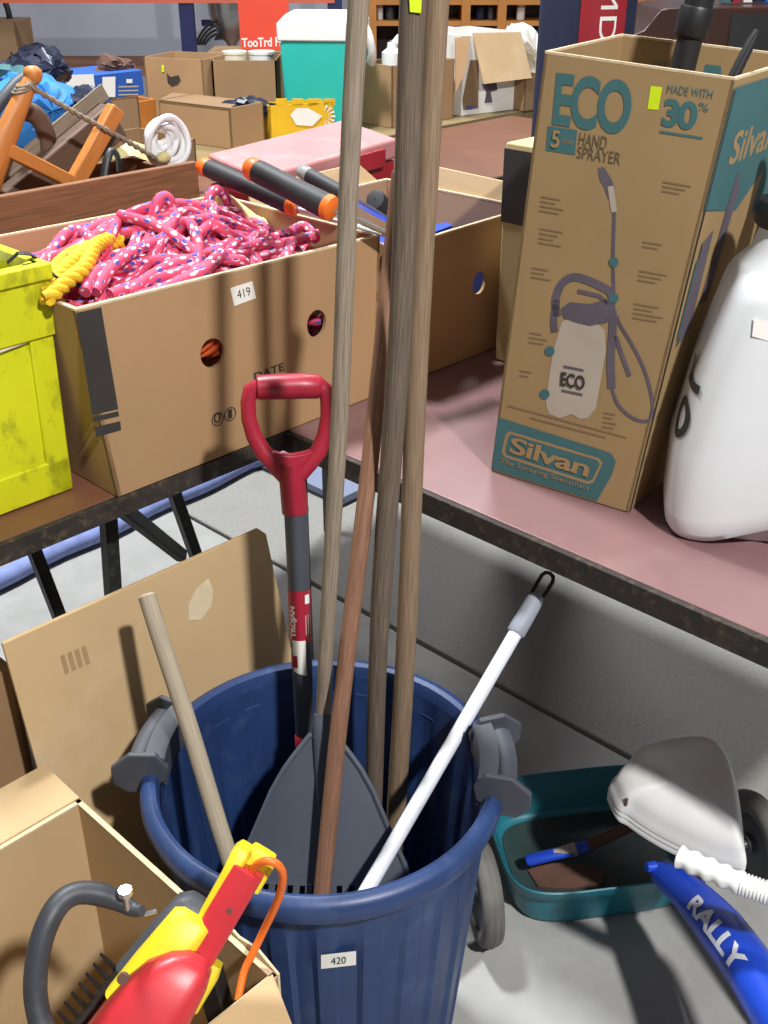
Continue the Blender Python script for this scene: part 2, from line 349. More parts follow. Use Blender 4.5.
# ================================================================ TABLES
def table(name, label, u0, u1, w0, w1, topmat, legs, edge=0.032, leg_h=None, legmat='black_steel', edgemat='edge_black'):
    t = thing(name, label, 'table', UW((u0+u1)/2, (w0+w1)/2, 0))
    obj('table_top', MB().uwbox(u0+0.004, u1-0.004, w0+0.004, w1-0.004, TZ-0.03, TZ), D[topmat], t, bevel=0.0015)
    for q in ((u0, u1, w0-0.006, w0+0.003), (u0, u1, w1-0.003, w1+0.006), (u0-0.006, u0+0.003, w0-0.006, w1+0.006), (u1-0.003, u1+0.006, w0-0.006, w1+0.006)):
        obj('edging', MB().uwbox(*q, TZ-edge, TZ-0.001), D[edgemat], t, bevel=0.001)
    for (a, b) in legs:
        obj('leg', MB().bar(a, b, 0.022, 0.022, up=W), D[legmat], t, bevel=0.002)
    return t
def drop(a, b, z):                      # extend line a-b to height z
    return a + (b - a) * ((z - a.z) / (b.z - a.z))
wl = 0.36
A1, A2 = PW(32, 545, wl), PW(60, 618, wl)
Cc1, Cc2 = PW(172, 487, wl), PW(196, 556, wl)
B1a, B1b = PW(108, 515, 0.10), PW(113, 592, 0.10)
Lp = PZ(299, 480, 0.58); Lp.z = 0
legA = (drop(A1, A2, TZ-0.03), drop(A1, A2, 0.0)); legC = (drop(Cc1, Cc2, TZ-0.03), drop(Cc1, Cc2, 0.0))
lt = table('trestle_table', 'brown topped table with black edging and splayed legs under the yellow crate', -1.9, -0.012, 0.0, 0.78, 'brown_top',
    [legA, legC, (drop(B1a, B1b, TZ-0.03), drop(B1a, B1b, 0.0)), (UW(-1.8, 0.1, TZ-0.03), UW(-1.8, 0.1)), (UW(-1.8, 0.68, TZ-0.03), UW(-1.8, 0.68))])
obj('leg_brace', MB().bar(drop(B1a, B1b, TZ-0.05) + W*0.02, PW(182, 556, wl-0.02), 0.02, 0.024), D['black_steel'], lt, bevel=0.002)
rt = table('trestle_table', 'worn maroon topped table with chipped black edging carrying the sprayer box', 0.0, 0.80, -1.08, 0.74, 'pink_top',
    [(Lp + ZU*(TZ-0.03), Lp)] + [(UW(u, w, TZ-0.03), UW(u, w)) for u, w in ((0.70, 0.66), (0.06, -1.0), (0.72, -1.0))], edge=0.036)
table('trestle_table', 'plain brown table standing behind the cartons with an empty top', 1.5, 2.75, 0.98, 1.70, 'brown_top',
    [(UW(u, w, TZ-0.03), UW(u, w)) for u in (1.6, 2.65) for w in (1.05, 1.62)])
table('trestle_table', 'long far table with olive edge carrying the green cooler and cartons', 1.14, 5.2, 1.75, 2.72, 'olive',
    [(UW(u, w, TZ-0.03), UW(u, w)) for u in (1.3, 2.5, 3.1, 3.35, 5.0) for w in (1.83, 2.64)], edge=0.05, edgemat='olive')

# floor coverings
mt = thing('floor_mat', 'blue-grey woven mat with dark border lying under the table corner', 'mat', UW(1.5, 0.97, 0.0))
obj('weave', MB().uwbox(0.84, 2.2, 0.76, 1.11, 0.001, 0.008), D['mat'], mt)
m = MB(); m.uwbox(0.82, 0.845, 0.74, 1.12, 0.001, 0.012); m.uwbox(0.82, 2.2, 0.735, 0.765, 0.001, 0.012)
obj('border', m, D['mat_edge'], mt, bevel=0.003)
ra_, rb_ = PZ(0, 578, 0.026), PZ(250, 462, 0.026)
pth = [ra_ + (rb_-ra_)*(-0.7 + 1.7*i/30) + W*0.006*math.sin(i*0.9) for i in range(31)] + [rb_ + (rb_-ra_)*0.06 - W*0.02, rb_ + (rb_-ra_)*0.07 - W*0.05]
tag(obj('fabric_roll', MB().tube(pth, [(0.024, 0.026)]*31 + [0.022, 0.006], 12), D['blue_roll']), 'long blue rolled fabric edge lying on the floor behind the table legs', 'fabric roll')

# ================================================================ BLUE BIN
BC = V((-0.078, 1.087, 0)); BH = 0.52
def bin_r(z): return 0.172 + (0.214 - 0.172) * (z - 0.012) / (BH - 0.012)
bn = thing('rubbish_bin', 'round blue plastic bin with grey clip handles holding the long poles', 'bin', BC)
def fluted(off, z0, z1, rows, amp):
    n = 192; secs = []
    for i in range(rows + 1):
        z = z0 + (z1 - z0) * i / rows; sec = []
        for j in range(n):
            a = 2*math.pi*j/n; ph = (j % 8) / 8
            k = 1 if ph < 0.5 else 0
            fade = min(1, (z1 - z) / 0.06, (z - z0) / 0.03 + 0.2)
            r = bin_r(z) + off + amp * k * max(0, fade)
            sec.append(BC + V((r*math.cos(a), r*math.sin(a), z)))
        secs.append(sec)
    return secs
m = MB(); m.loft(fluted(0.0, 0.012, BH-0.02, 12, 0.005), True, False)
inner = fluted(-0.0045, 0.02, BH-0.02, 12, 0.004)
k = len(m.v); m.loft(inner[::-1], True, False)
n = 192
m.v.append(BC + ZU*0.02); c = len(m.v) - 1; base = k + 12*n
for j in range(n): m.quad([base + j, base + (j+1) % n, c])
m.v.append(BC + ZU*0.012); c2 = len(m.v) - 1
for j in range(n): m.quad([(j+1) % n, j, c2])
obj('bin_body', m, D['bin_blue'], bn, ang=30, recalc=False)
rp = [(0.206, BH-0.05), (0.2085, BH-0.045), (0.2095, BH-0.012), (0.213, BH-0.003), (0.219, BH), (0.227, BH-0.002), (0.2325, BH-0.009), (0.2335, BH-0.022), (0.230, BH-0.032), (0.226, BH-0.034), (0.224, BH-0.028), (0.218, BH-0.022), (0.213, BH-0.05)]
obj('rim', MB().lathe(rp, BC, 96), D['bin_blue'], bn)
# moulded ledge inside
0 and obj('inner_ledge', MB().lathe([(0.204, BH-0.075), (0.2005, BH-0.071), (0.2005, BH-0.066), (0.2055, BH-0.062)], BC, 96), D['bin_blue'], bn)
def clip_handle(a0, half, hz):
    h = None
    for sgn in (-1, 1):
        a = a0 + sgn * half; rad = V((math.cos(a), math.sin(a), 0)); tan = V((-rad.y, rad.x, 0))
        c = BC + rad * 0.232 + ZU * (BH + hz)
        pts = [c + rad*x + ZU*y for x, y in ((-0.036, 0.0), (-0.022, 0.022), (0.012, 0.024), (0.036, 0.004), (0.036, -0.022), (0.018, -0.038), (-0.008, -0.036), (-0.032, -0.02))]
        mm = MB().prism([p - tan*0.004 for p in pts], tan * 0.008)
        if h is None:
            h = obj('clip_handle', MB().tube([BC + V((math.cos(a0+q), math.sin(a0+q), 0))*0.236 + ZU*(BH+hz+0.004) for q in [half*(-1+2*i/10) for i in range(11)]], (0.006, 0.012), 10), D['grey_plastic'], bn)
            k2 = MB()
            ps = [[BC + V((math.cos(a0+half*t), math.sin(a0+half*t), 0))*r + ZU*(BH+z) for r, z in ((0.205, hz-0.03), (0.2, hz-0.03), (0.2, hz+0.012), (0.207, hz+0.016), (0.224, hz+0.018), (0.224, hz+0.008), (0.206, hz+0.004))] for t in [-1+2*i/8 for i in range(9)]]
            k2.loft(ps); obj('channel', k2, D['grey_plastic'], h)
        obj('plate', mm, D['grey_plastic'], h, bevel=0.002)
    return h
clip_handle(R(-0.5), R(14.5), 0.008); clip_handle(R(170.5), R(14), 0.008)
# wheel and axle
wc = V((0.160, 1.268, 0.086)); ax = V((0.985, 0.17, 0)).normalized()
def wheel(parent, c, ax, r, wd, hubmat, tyremat='rubber'):
    s1 = ax.cross(ZU).normalized()
    ring = lambda rr, o: [c + ax*o + (s1*math.cos(q) + ZU*math.sin(q))*rr for q in [2*math.pi*i/40 for i in range(40)]]
    prof = [(r*0.66, -wd*0.42), (r*0.80, -wd*0.5), (r*0.93, -wd*0.42), (r*0.97, -wd*0.24), (r*0.962, -wd*0.22), (r*0.985, -wd*0.05), (r, 0), (r*0.985, wd*0.05), (r*0.962, wd*0.22), (r*0.97, wd*0.24), (r*0.93, wd*0.42), (r*0.80, wd*0.5), (r*0.66, wd*0.42)]
    w_ = obj('wheel', MB().loft([ring(a, b) for a, b in prof], True, False, ring=True), D[tyremat], parent, ang=60)
    hp = [(r*0.67, -wd*0.3), (r*0.64, -wd*0.36), (r*0.5, -wd*0.15), (r*0.2, -wd*0.2), (r*0.18, -wd*0.55), (0.004, -wd*0.55), (0.004, wd*0.55), (r*0.18, wd*0.55), (r*0.2, wd*0.2), (r*0.5, wd*0.15), (r*0.64, wd*0.36), (r*0.67, wd*0.3)]
    obj('hub', MB().loft([ring(a, b) for a, b in hp], True, True), D[hubmat], w_)
    return w_
wheel(bn, wc, ax, 0.086, 0.036, 'grey_plastic')
obj('axle_bracket', MB().tube([BC + V((0.10, 0.105, 0.09)), BC + V((0.15, 0.13, 0.088)), wc - ax*0.022], [0.035, 0.026, 0.016], 14), D['bin_blue'], bn)
obj('axle', MB().tube([BC + V((0.08, 0.10, 0.086)), wc + ax*0.02], 0.007, 10), D['steel'], bn)
# stock sticker on the front of the bin
def on_bin(px, py, off):
    lo, hi = 0.6, 1.8; d = ray(px, py)
    s = 0.6
    for i in range(4000):
        p = CAM + d*s
        if p.z < BH-0.02 and math.hypot(p.x-BC.x, p.y-BC.y) < bin_r(p.z) + 0.0055 + off: return p
        s += 0.0005
    return CAM + d
def sticker_grid(name, x0, x1, y0, y1, off, mat, parent, nx=10, ny=3, skew=0.0):
    m = MB(); m.v = [on_bin(x0 + (x1-x0)*i/nx, y0 + (y1-y0)*j/ny + skew*i/nx, off) for j in range(ny+1) for i in range(nx+1)]
    for j in range(ny):
        for i in range(nx):
            a = j*(nx+1)+i; m.quad([a+nx+1, a+nx+2, a+1, a])
    return obj(name, m, mat, parent, recalc=False)
stk = sticker_grid('stock_sticker', 321, 356, 955, 969, 0.0008, D['paper'], bn, skew=-4)
text_on('420', lambda x, y: on_bin(331 + 15*x, 965 - 7*y - 1.5*x, 0.0016), D['black_ink'], stk, cuts=4)

# ================================================================ POLES AND TOOLS IN THE BIN
def taper(a, b, r0, r1, n=14, seg=24, wob=0.0, seed=0):
    rnd = random.Random(seed); d = b - a; s1 = d.cross(V((0, 1, 0.1))).normalized(); s2 = d.cross(s1).normalized(); p1, p2 = rnd.random()*6, rnd.random()*6
    path = [a + d*(i/seg) + s1*wob*math.sin(3.1*i/seg*math.pi + p1)*(0.3+0.7*math.sin(math.pi*i/seg)) + s2*wob*0.6*math.sin(2.3*i/seg*math.pi+p2) for i in range(seg+1)]
    rs = [r0 + (r1-r0)*i/seg for i in range(seg+1)]
    return MB().tube([path[0] - d.normalized()*0.002] + path + [path[-1] + d.normalized()*0.003], [r0*0.8] + rs + [r1*0.75], n)
# leaf rake: long grey pole with slate plastic head
P1t, P1b = PY(359, 2, 1.175), PY(323, 722, 1.15)
P1top = P1b + (P1t - P1b) * 1.22
rk = thing('plastic_rake', 'long weathered grey pole with slate grey plastic fan head standing in the bin', 'rake', V((P1b.x, 1.06, 0.25)))
obj('handle', taper(P1b - (P1t-P1b)*0.02, P1top, 0.0098, 0.0112, wob=0.0015, seed=1), D['pole_grey'], rk)
# head: curved fan in a sloping plane
pTop = P1b.copy(); pBot = PY(321, 895, 1.054)
dirH = (pBot - pTop); Lh = dirH.length; dh = dirH.normalized(); sx = V((1, 0, 0)); nrm = sx.cross(dh).normalized()
if nrm.y > 0: nrm = -nrm
halfw = [(0.0, 0.012), (0.06, 0.015), (0.14, 0.03), (0.25, 0.050), (0.40, 0.070), (0.55, 0.085), (0.7, 0.100), (0.85, 0.117), (1.0, 0.127), (1.12, 0.131)]
def fan_pt(s, q, off=0.0):
    for (a, x0), (b, x1) in zip(halfw, halfw[1:]):
        if a <= s <= b + 1e-6: hw = x0 + (x1-x0)*(s-a)/(b-a); break
    return pTop + dh*(Lh*s) + sx*(hw*q) + nrm*(0.004 + off - 0.02*q*q*s)
m = MB(); ns, nq = 18, 16
for offs in (0.0, -0.004):
    for i in range(ns+1):
        s = 0.94*i/ns
        for j in range(nq+1): m.v.append(fan_pt(s, -1 + 2*j/nq, offs))
w1 = nq + 1; tot = (ns+1)*w1
for i in range(ns):
    for j in range(nq):
        a = i*w1+j; m.quad([a, a+1, a+w1+1, a+w1]); m.quad([tot+a+w1, tot+a+w1+1, tot+a+1, tot+a])
def wallstrip(ids):
    for a, b in zip(ids, ids[1:]): m.quad([b, a, tot+a, tot+b])
wallstrip([i*w1 for i in range(ns+1)]); wallstrip([ns*w1+j for j in range(nq+1)]); wallstrip([i*w1+nq for i in range(ns, -1, -1)]); wallstrip(list(range(nq, -1, -1)))
hd = obj('fan_head', m, D['slate'], rk)
for i in range(15):                               # tines below the slots
    q = -0.94 + 1.88*i/14
    obj('tine', MB().hexa([fan_pt(0.93, q-0.036, -0.003), fan_pt(0.93, q+0.036, -0.003), fan_pt(0.93, q+0.036, 0.001), fan_pt(0.93, q-0.036, 0.001)],
                          [fan_pt(1.1, q-0.036, -0.003), fan_pt(1.1, q+0.036, -0.003), fan_pt(1.1, q+0.036, 0.001), fan_pt(1.1, q-0.036, 0.001)]), D['slate'], hd)
m = MB(); m.hexa([fan_pt(1.04, -1, -0.004), fan_pt(1.04, 1, -0.004), fan_pt(1.04, 1, 0.0), fan_pt(1.04, -1, 0.0)], [fan_pt(1.12, -1, -0.004), fan_pt(1.12, 1, -0.004), fan_pt(1.12, 1, 0.0), fan_pt(1.12, -1, 0.0)])
m = MB(); secs = []
for s in (1.0, 1.12): secs.append([fan_pt(s, -1+2*j/8, o) for o in (0.001,) for j in range(9)] + [fan_pt(s, 1-2*j/8, -0.004) for j in range(9)])
m.loft(secs); obj('end_bar', m, D['slate'], hd)
sock = [pTop - dh*0.012 + nrm*0.004] + [pTop + dh*Lh*s + nrm*(0.006 - 0.004*s) for s in (0.0, 0.1, 0.25, 0.45, 0.6)]
obj('socket', MB().tube(sock, [0.0125, 0.013, 0.0125, 0.0105, 0.007, 0.002], 12), D['slate'], rk)
# edge ribs of the fan
for q in (-0.97, 0.97):
    obj('edge_rib', MB().tube([fan_pt(0.94*i/14, q, 0.001) for i in range(1, 15)], 0.004, 6), D['slate'], hd)

# long poles
def pole(name, label, mat, a, b, zb, ext, r0, r1, seed, wob=0.002):
    bot = drop(a, b, zb); top = b + (a - b) * 0 + (a - b).normalized() * ext + (a - b)
    return tag(obj(name, taper(bot, top, r0, r1, wob=wob, seed=seed), D[mat]), label, 'pole')
p3a, p3b = PY(415, 2, 1.215), PY(373, 790, 1.195)
p3 = thing('wooden_pole', 'weathered dark brown wooden pole with lime tag near its top', 'pole', drop(p3a, p3b, 0.03))
bot, top = drop(p3a, p3b, 0.03), p3a + (p3a - p3b).normalized() * 0.22
pd = top - bot
obj('shaft', MB().tube([bot] + [bot + pd*(i/24) + V((0.003*math.sin(i*0.5), 0, 0)) for i in range(1, 25)], [(0.0135, 0.0125)]*10 + [(0.0135 - 0.0*i, 0.0135) for i in range(15)], 16), D['pole_brown'], p3, ang=50)
pl = facing(PY(416, 2, 1.2), V((1, 0, 0)), pd); pl = (pl[0] , pl[1])
m = MB(); Tg = [PY(x, y, 1.1995) for x, y in ((409, -6), (422, -6), (421, 13), (410, 12))]
m.prism(Tg, V((0, 0.001, 0))); obj('lime_tag', m, D['lime'], p3, label='lime sticker wrapped on the pole')
pole('wooden_pole', 'straight tan wooden pole, rightmost and behind the dark brown pole', 'pole_tan', PY(437, 2, 1.25), PY(396, 815, 1.215), 0.03, 0.22, 0.0148, 0.0122, 4)
rb = PY(321, 900, 1.028); ra = PY(378, 380, 1.262)
rbot = drop(ra, rb, 0.10)
tag(obj('wooden_pole', taper(rbot, ra + (ra-rb)*0.36, 0.0118, 0.0108, wob=0.0015, seed=5), D['pole_red']), 'reddish brown wooden pole slanting in front of the grey fan head', 'pole')
sa, sb = PY(147, 596, 1.165), PY(230, 858, 0.985)
sbot = sb + (sb - sa)*0.40
tag(obj('wooden_stick', taper(sbot, sa, 0.0112, 0.0112, wob=0.001, seed=6), D['stick']), 'short pale grey wooden stick leaning on the left side of the bin', 'stick')
# white pole with hook
wa, wb = PY(364, 895, 1.0), PY(474, 705, 1.19)
def along(a, b, py):                     # point on line a-b that appears at image row py
    lo, hi = -1.0, 6.0
    def row(s):
        p = a + (b-a)*s - CAM; f = p.y*CP - p.z*SP; dn = -(p.y*SP + p.z*CP); return 512 + FPX*dn/f
    for _ in range(60):
        mid = (lo+hi)/2
        if row(mid) > py: lo = mid
        else: hi = mid
    return a + (b-a)*lo
wt = along(wa, wb, 632); wg = along(wa, wb, 604); wbot = wa - (wb-wa)*0.42
wp = thing('hooked_pole', 'white metal pole with grey end and black wire hook leaning to the right', 'pole', wbot)
obj('shaft', MB().tube([wbot + (wt-wbot)*(i/10) for i in range(11)], 0.0098, 16), D['white_pole'], wp)
dw = (wt - wbot).normalized()
obj('end_cap', MB().tube([wt - dw*0.004, wt, wt + dw*0.03, wg + dw*0.006, wg + dw*0.014], [0.0106, 0.0136, 0.0132, 0.0126, 0.009], 14), D['end_grey'], wp)
hx = along(wa, wb, 574); hs_ = V((0.9, -0.3, -0.3)); hs_ = (hs_ - dw*hs_.dot(dw)).normalized()
L = (hx - wg).length
hk = [wg + dw*0.0 - hs_*0.008, wg + dw*L*0.55 - hs_*0.009, wg + dw*L*0.85 - hs_*0.009, wg + dw*L*0.98 - hs_*0.006, wg + dw*L*1.02, wg + dw*L*0.98 + hs_*0.006, wg + dw*L*0.85 + hs_*0.009, wg + dw*L*0.5 + hs_*0.009, wg + dw*L*0.32 + hs_*0.008]
obj('wire_hook', MB().tube(hk, 0.003, 8), D['black'], wp)

# shovel with red D grip
sh_t, sh_b = PY(296, 512, 1.325), PY(305, 738, 1.245)
dsh = (sh_t - sh_b).normalized()
sv = thing('garden_shovel', 'shovel with red D-shaped grip and dark grey shaft standing in the bin', 'shovel', V((sh_b.x, sh_b.y, 0.06)))
obj('shaft', MB().tube([sh_b + (sh_t-sh_b)*(i/8) for i in range(9)], [0.0135 + 0.003*i/8 for i in range(9)], 20), D['shaft_grey'], sv)
obj('collar', MB().tube([sh_b - dsh*0.014, sh_b - dsh*0.012, sh_b + dsh*0.004, sh_b + dsh*0.006], [0.012, 0.0148, 0.0148, 0.0138], 20), D['bright_red'], sv)
# hidden black blade
hb = sh_b - dsh*0.014; secs = []
for z, hw, bow in ((0.0, 0.012, 0.0), (0.04, 0.016, 0.0), (0.08, 0.05, 0.01), (0.11, 0.072, 0.014), (0.24, 0.076, 0.016), (0.32, 0.06, 0.012), (0.355, 0.02, 0.006)):
    c = hb - dsh*z; secs.append([c + V((hw*q, bow*(1-q*q), 0)) for q in (-1, -0.6, 0, 0.6, 1)] + [c + V((hw*q, bow*(1-q*q)+0.004, 0)) for q in (1, 0.6, 0, -0.6, -1)])
obj('blade', MB().loft(secs), D['black'], sv)
# grip: socket, Y-shaped arms, cross bar; built in the plane of the grip
gx = V((1, 0.12, 0)).normalized(); gx = (gx - dsh*gx.dot(dsh)).normalized(); gn = gx.cross(dsh)
gs = 0.00140
def G(px, py):                            # photo position on the plane of the grip
    return PP(px, py, sh_t, gn)
so0, so1 = G(295.5, 513), G(291.5, 474)
gp = obj('grip_socket', MB().tube([so0, so0 + (so1-so0)*0.06, so1, G(291, 463)], [0.0176, 0.0188, 0.0176, (0.021, 0.012)], 18, up=gn), D['red_plastic'], sv)
def arm(pts, rs): return obj('grip_arm', MB().tube([G(*q) for q in pts], rs, 14, up=gn), D['red_plastic'], sv)
arm([(287, 480), (277, 467), (263, 452), (254, 436), (249, 419), (248, 402), (251, 391), (259, 386)], [(0.012, 0.010), (0.0125, 0.012), (0.011, 0.012), (0.0105, 0.011), (0.010, 0.0105), (0.0105, 0.0105), (0.011, 0.0115), (0.011, 0.011)])
arm([(296, 480), (306, 467), (319, 451), (325, 435), (328, 418), (328, 402), (326, 391), (318, 385)], [(0.012, 0.010), (0.0125, 0.012), (0.011, 0.012), (0.0105, 0.011), (0.010, 0.0105), (0.0105, 0.0105), (0.011, 0.0115), (0.011, 0.011)])
web = [G(*q) for q in ((262, 446), (270, 450), (281, 453), (292, 454), (303, 452), (312, 449), (320, 445), (308, 465), (298, 480), (286, 480), (276, 466))]
obj('grip_web', MB().prism([p - gn*0.0085 for p in web], gn*0.017), D['red_plastic'], sv, bevel=0.003)
obj('grip_bar', MB().tube([G(256, 387.5), G(258, 387.5), G(270, 387), G(300, 386), G(318, 386.5), G(322, 387)], [0.012, 0.0162, 0.0172, 0.0172, 0.0162, 0.012], 18), D['red_plastic'], sv)
# shaft label wrapped on the tube
def on_shaft(py, q, off=0.0007):
    p = along(sh_b, sh_t, py); fr = (p - sh_b).length / (sh_t - sh_b).length
    fw = CAM - p; fw = (fw - dsh*fw.dot(dsh)).normalized(); sd = dsh.cross(fw).normalized()
    if sd.x < 0: sd = -sd
    a = q*math.pi/2; return p + (fw*math.cos(a) + sd*math.sin(a))*(0.0135 + 0.003*fr + off)
def shaft_patch(name, y0, y1, mat, q0=-1.2, q1=1.2, off=0.0007, parent=sv, slant=0.0):
    m = MB(); nx = 12
    for y in (y0, y1):
        for i in range(nx+1): m.v.append(on_shaft(y + (slant*(i/nx) if y == y1 else 0), q0 + (q1-q0)*i/nx, off))
    for i in range(nx): m.quad([i, i+1, nx+2+i, nx+1+i])
    return obj(name, m, mat, parent, recalc=False)
lb = shaft_patch('shaft_label', 588, 640, D['red_plastic'])
shaft_patch('white_flash', 637, 668, D['paper'], -0.55, 0.25, 0.0011, lb, 4)
shaft_patch('red_flash', 652, 664, D['red_plastic'], -0.75, -0.25, 0.0015, lb)
text_on('TROJAN', lambda x, y: on_shaft(634 - 31*x, -0.2 - 0.42*y, 0.0014), D['paper'], lb, bold=0.05, cuts=6)
for k in range(3): shaft_patch('fine_print', 612, 632, D['pale_ink'], 0.28+0.16*k, 0.34+0.16*k, 0.0013, lb)
shaft_patch('white_badge', 592, 601, D['paper'], 0.3, 0.6, 0.0013, lb)

# ================================================================ CARTONS
def carton(name, label, b, t, mat, th=0.006, holes=None, cat='carton', edge=True, bottom=True, group=None):
    # b, t: FL, FR, BR, BL bottom and top corners
    b = [V(p) for p in b]; t = [V(p) for p in t]; c = sum(b, V((0,0,0))) / 4
    r = thing(name, label, cat, c, group); out = {'root': r}
    for i, nm in enumerate(('front_panel', 'side_panel', 'back_panel', 'side_panel')):
        j = (i + 1) % 4; mid = (b[i] + b[j]) / 2; e = (b[j] - b[i]).normalized(); nin = c - mid; nin = (nin - e*nin.dot(e)); nin.z = 0; nin = nin.normalized() * th
        p = obj(nm, MB().panel(b[i], b[j], t[j], t[i], nin, (holes or {}).get(i, ())), D[mat], r)
        out[(nm, i)] = p
        if edge:
            z = ZU*0.0025
            obj('cut_edge', MB().hexa([t[i]-z*0.2-nin*0.06, t[j]-z*0.2-nin*0.06, t[j]+nin*1.06-z*0.2, t[i]+nin*1.06-z*0.2], [t[i]+z-nin*0.06, t[j]+z-nin*0.06, t[j]+nin*1.06+z, t[i]+nin*1.06+z]), D['card_edge'], p)
    if bottom:
        k = lambda p: c + (p - c)*0.985
        obj('bottom_panel', MB().hexa([k(p)+ZU*0.0005 for p in b], [k(p) + ZU*0.006 for p in b]), D[mat], r)
    return out
def uwc(u0, u1, w0, w1, z): return [UW(u0,w0,z), UW(u1,w0,z), UW(u1,w1,z), UW(u0,w1,z)]
Z1 = TZ + 0.002
# --- rope carton
b = [PZ(118, 497, Z1)]; b.append(PP(376, 388, b[0], W)); b[1].z = Z1; b += [b[1] + W*0.40, b[0] + W*0.40]
t = [PP(75, 311, b[0], W), PP(380, 236, b[0], W)]; t += [t[1] + W*0.42, t[0] + W*0.42 - U*0.0]
rc = carton('rope_carton', 'brown carton with hand holes and sticker 419 full of pink rope', b, t, 'card', holes={0: [(0.368, 0.60, 0.040, 0.082), (0.745, 0.585, 0.037, 0.082)], 2: [(0.4, 0.6, 0.04, 0.08)]})
FP = rc[('front_panel', 0)]; pl1 = facing(b[0], b[1]-b[0], t[0]-b[0])
decal('dark_stripe', [[(76, 313), (101, 307), (118, 409), (92, 415)], [(92, 417), (118, 411), (119, 416), (93, 422)], [(94, 427), (120, 421), (121, 430), (96, 437)]], pl1, D['black_ink'], FP)
decal('stock_sticker', [[(230, 288), (252, 281), (256, 298), (234, 306)]], pl1, D['paper'], FP)
text_px('419', (237.5, 299), (250.5, 295), (236, 290.5), pl1, D['black_ink'], FP)
text_px('DATE', (254, 381), (284, 370), (253.5, 373), pl1, D['black_ink'], FP, 0.015)
text_px('0', (214, 424), (221, 421), (213, 414.5), pl1, D['black_ink'], FP); text_px('1', (228, 419), (232, 417.5), (227.5, 410), pl1, D['black_ink'], FP)
for cx, cy in ((217.5, 419), (230, 414)):
    ringo = [(cx + 6*math.cos(a), cy - 1.5*math.cos(a) + 7*math.sin(a)) for a in [2*math.pi*i/20 for i in range(20)]]
    ringi = [(cx + 5*math.cos(a), cy - 1.2*math.cos(a) + 6*math.sin(a)) for a in [2*math.pi*i/20 for i in range(20)]]
    decal('print_ring', [[ringo[i], ringo[(i+1) % 20], ringi[(i+1) % 20], ringi[i]] for i in range(20)], pl1, D['black_ink'], FP, joined=True)
# side stripe wraps round the left corner
# --- pink rope heap
ru0 = (b[0]-C0).dot(U); zr = t[0].z
def inside(p, mg=0.018):
    q = p - b[0]; e = (b[1]-b[0]).normalized(); L = (b[1]-b[0]).length
    u = q.dot(e); w = q.dot(W); u2 = min(max(u, mg), L-mg); w2 = min(max(w, mg), 0.40-mg)
    return b[0] + e*u2 + W*w2 + ZU*(p.z - b[0].z)
def RC(u, w, z): e = (b[1]-b[0]).normalized(); return b[0] + e*u + W*w + ZU*(z - b[0].z)
def mound(u, w): return zr - 0.03 + 0.062*math.exp(-((u-0.27)/0.15)**2 - ((w-0.21)/0.13)**2) - 0.02*(u > 0.45)
def rope(m, loops, r, rnd, box, zf, n=8, el=(0.07, 0.16), ori=0.5):
    for i in range(loops):
        cu = rnd.uniform(*box[0]); cw = rnd.uniform(*box[1]); a = rnd.uniform(*el); c = a*rnd.uniform(0.25, 0.6); th = rnd.gauss(0, ori); lay = rnd.uniform(-0.03, 0.016)
        ph = rnd.uniform(0, 6.28); pts = []; k = 40
        for j in range(k):
            q = 2*math.pi*j/k; x = a*math.cos(q) + 0.15*a*math.sin(2*q+ph); y = c*math.sin(q) + 0.12*a*math.sin(3*q+ph)
            u = cu + x*math.cos(th) - y*math.sin(th); w = cw + x*math.sin(th) + y*math.cos(th)
            p = RC(u, w, zf(u, w) + lay + 0.012*math.sin(2*q+ph)); pts.append(inside(p, r+0.008))
        m.tube(pts, r, n, ring=True)
rnd = random.Random(11); m = MB()
rope(m, 50, 0.009, rnd, ((0.10, 0.46), (0.06, 0.33)), mound)
rope(m, 10, 0.0102, rnd, ((0.12, 0.50), (0.07, 0.33)), lambda u, w: zr - 0.10, ori=0.8)
rope(m, 8, 0.0102, rnd, ((0.25, 0.50), (0.05, 0.33)), lambda u, w: zr - 0.17, ori=0.8)
def arc(m, pts, r, n=8):                       # smooth rope through control points (Catmull-Rom)
    P = [pts[0]] + list(pts) + [pts[-1]]; path = []
    for i in range(1, len(P)-2):
        for s in range(8):
            q = s/8; p0, p1, p2, p3 = P[i-1], P[i], P[i+1], P[i+2]
            path.append(0.5*((2*p1) + (p2-p0)*q + (2*p0-5*p1+4*p2-p3)*q*q + (3*p1-p0-3*p2+p3)*q**3))
    path.append(P[-2]); m.tube(path, r, n)
def Y(px, py, w): return PP(px, py, b[0] + W*w, W)
for pts in ([(148, 245, .2), (156, 206, .2), (166, 197, .2), (174, 215, .19), (172, 250, .17)], [(205, 235, .24), (210, 196, .26), (222, 192, .27), (234, 215, .27)], [(215, 225, .12), (255, 246, .1), (300, 240, .1), (328, 231, .12)],
            [(120, 215, .22), (160, 228, .14), (200, 262, .06), (150, 280, .05), (110, 295, .045)], [(70, 296, .05), (100, 270, .08), (140, 262, .1), (190, 258, .1)], [(130, 292, .04), (165, 268, .06), (205, 255, .07), (240, 238, .12)],
            [(95, 292, .05), (118, 262, .08), (160, 240, .13), (210, 232, .18)], [(240, 250, .08), (290, 232, .14), (322, 222, .15), (331, 236, .12)]):
    arc(m, [inside(Y(*q), 0.02) for q in pts], 0.009)
tag(obj('pink_rope', m, D['rope_pink'], ang=80), 'tangled pink rope with blue and white flecks heaped in the carton', 'rope')
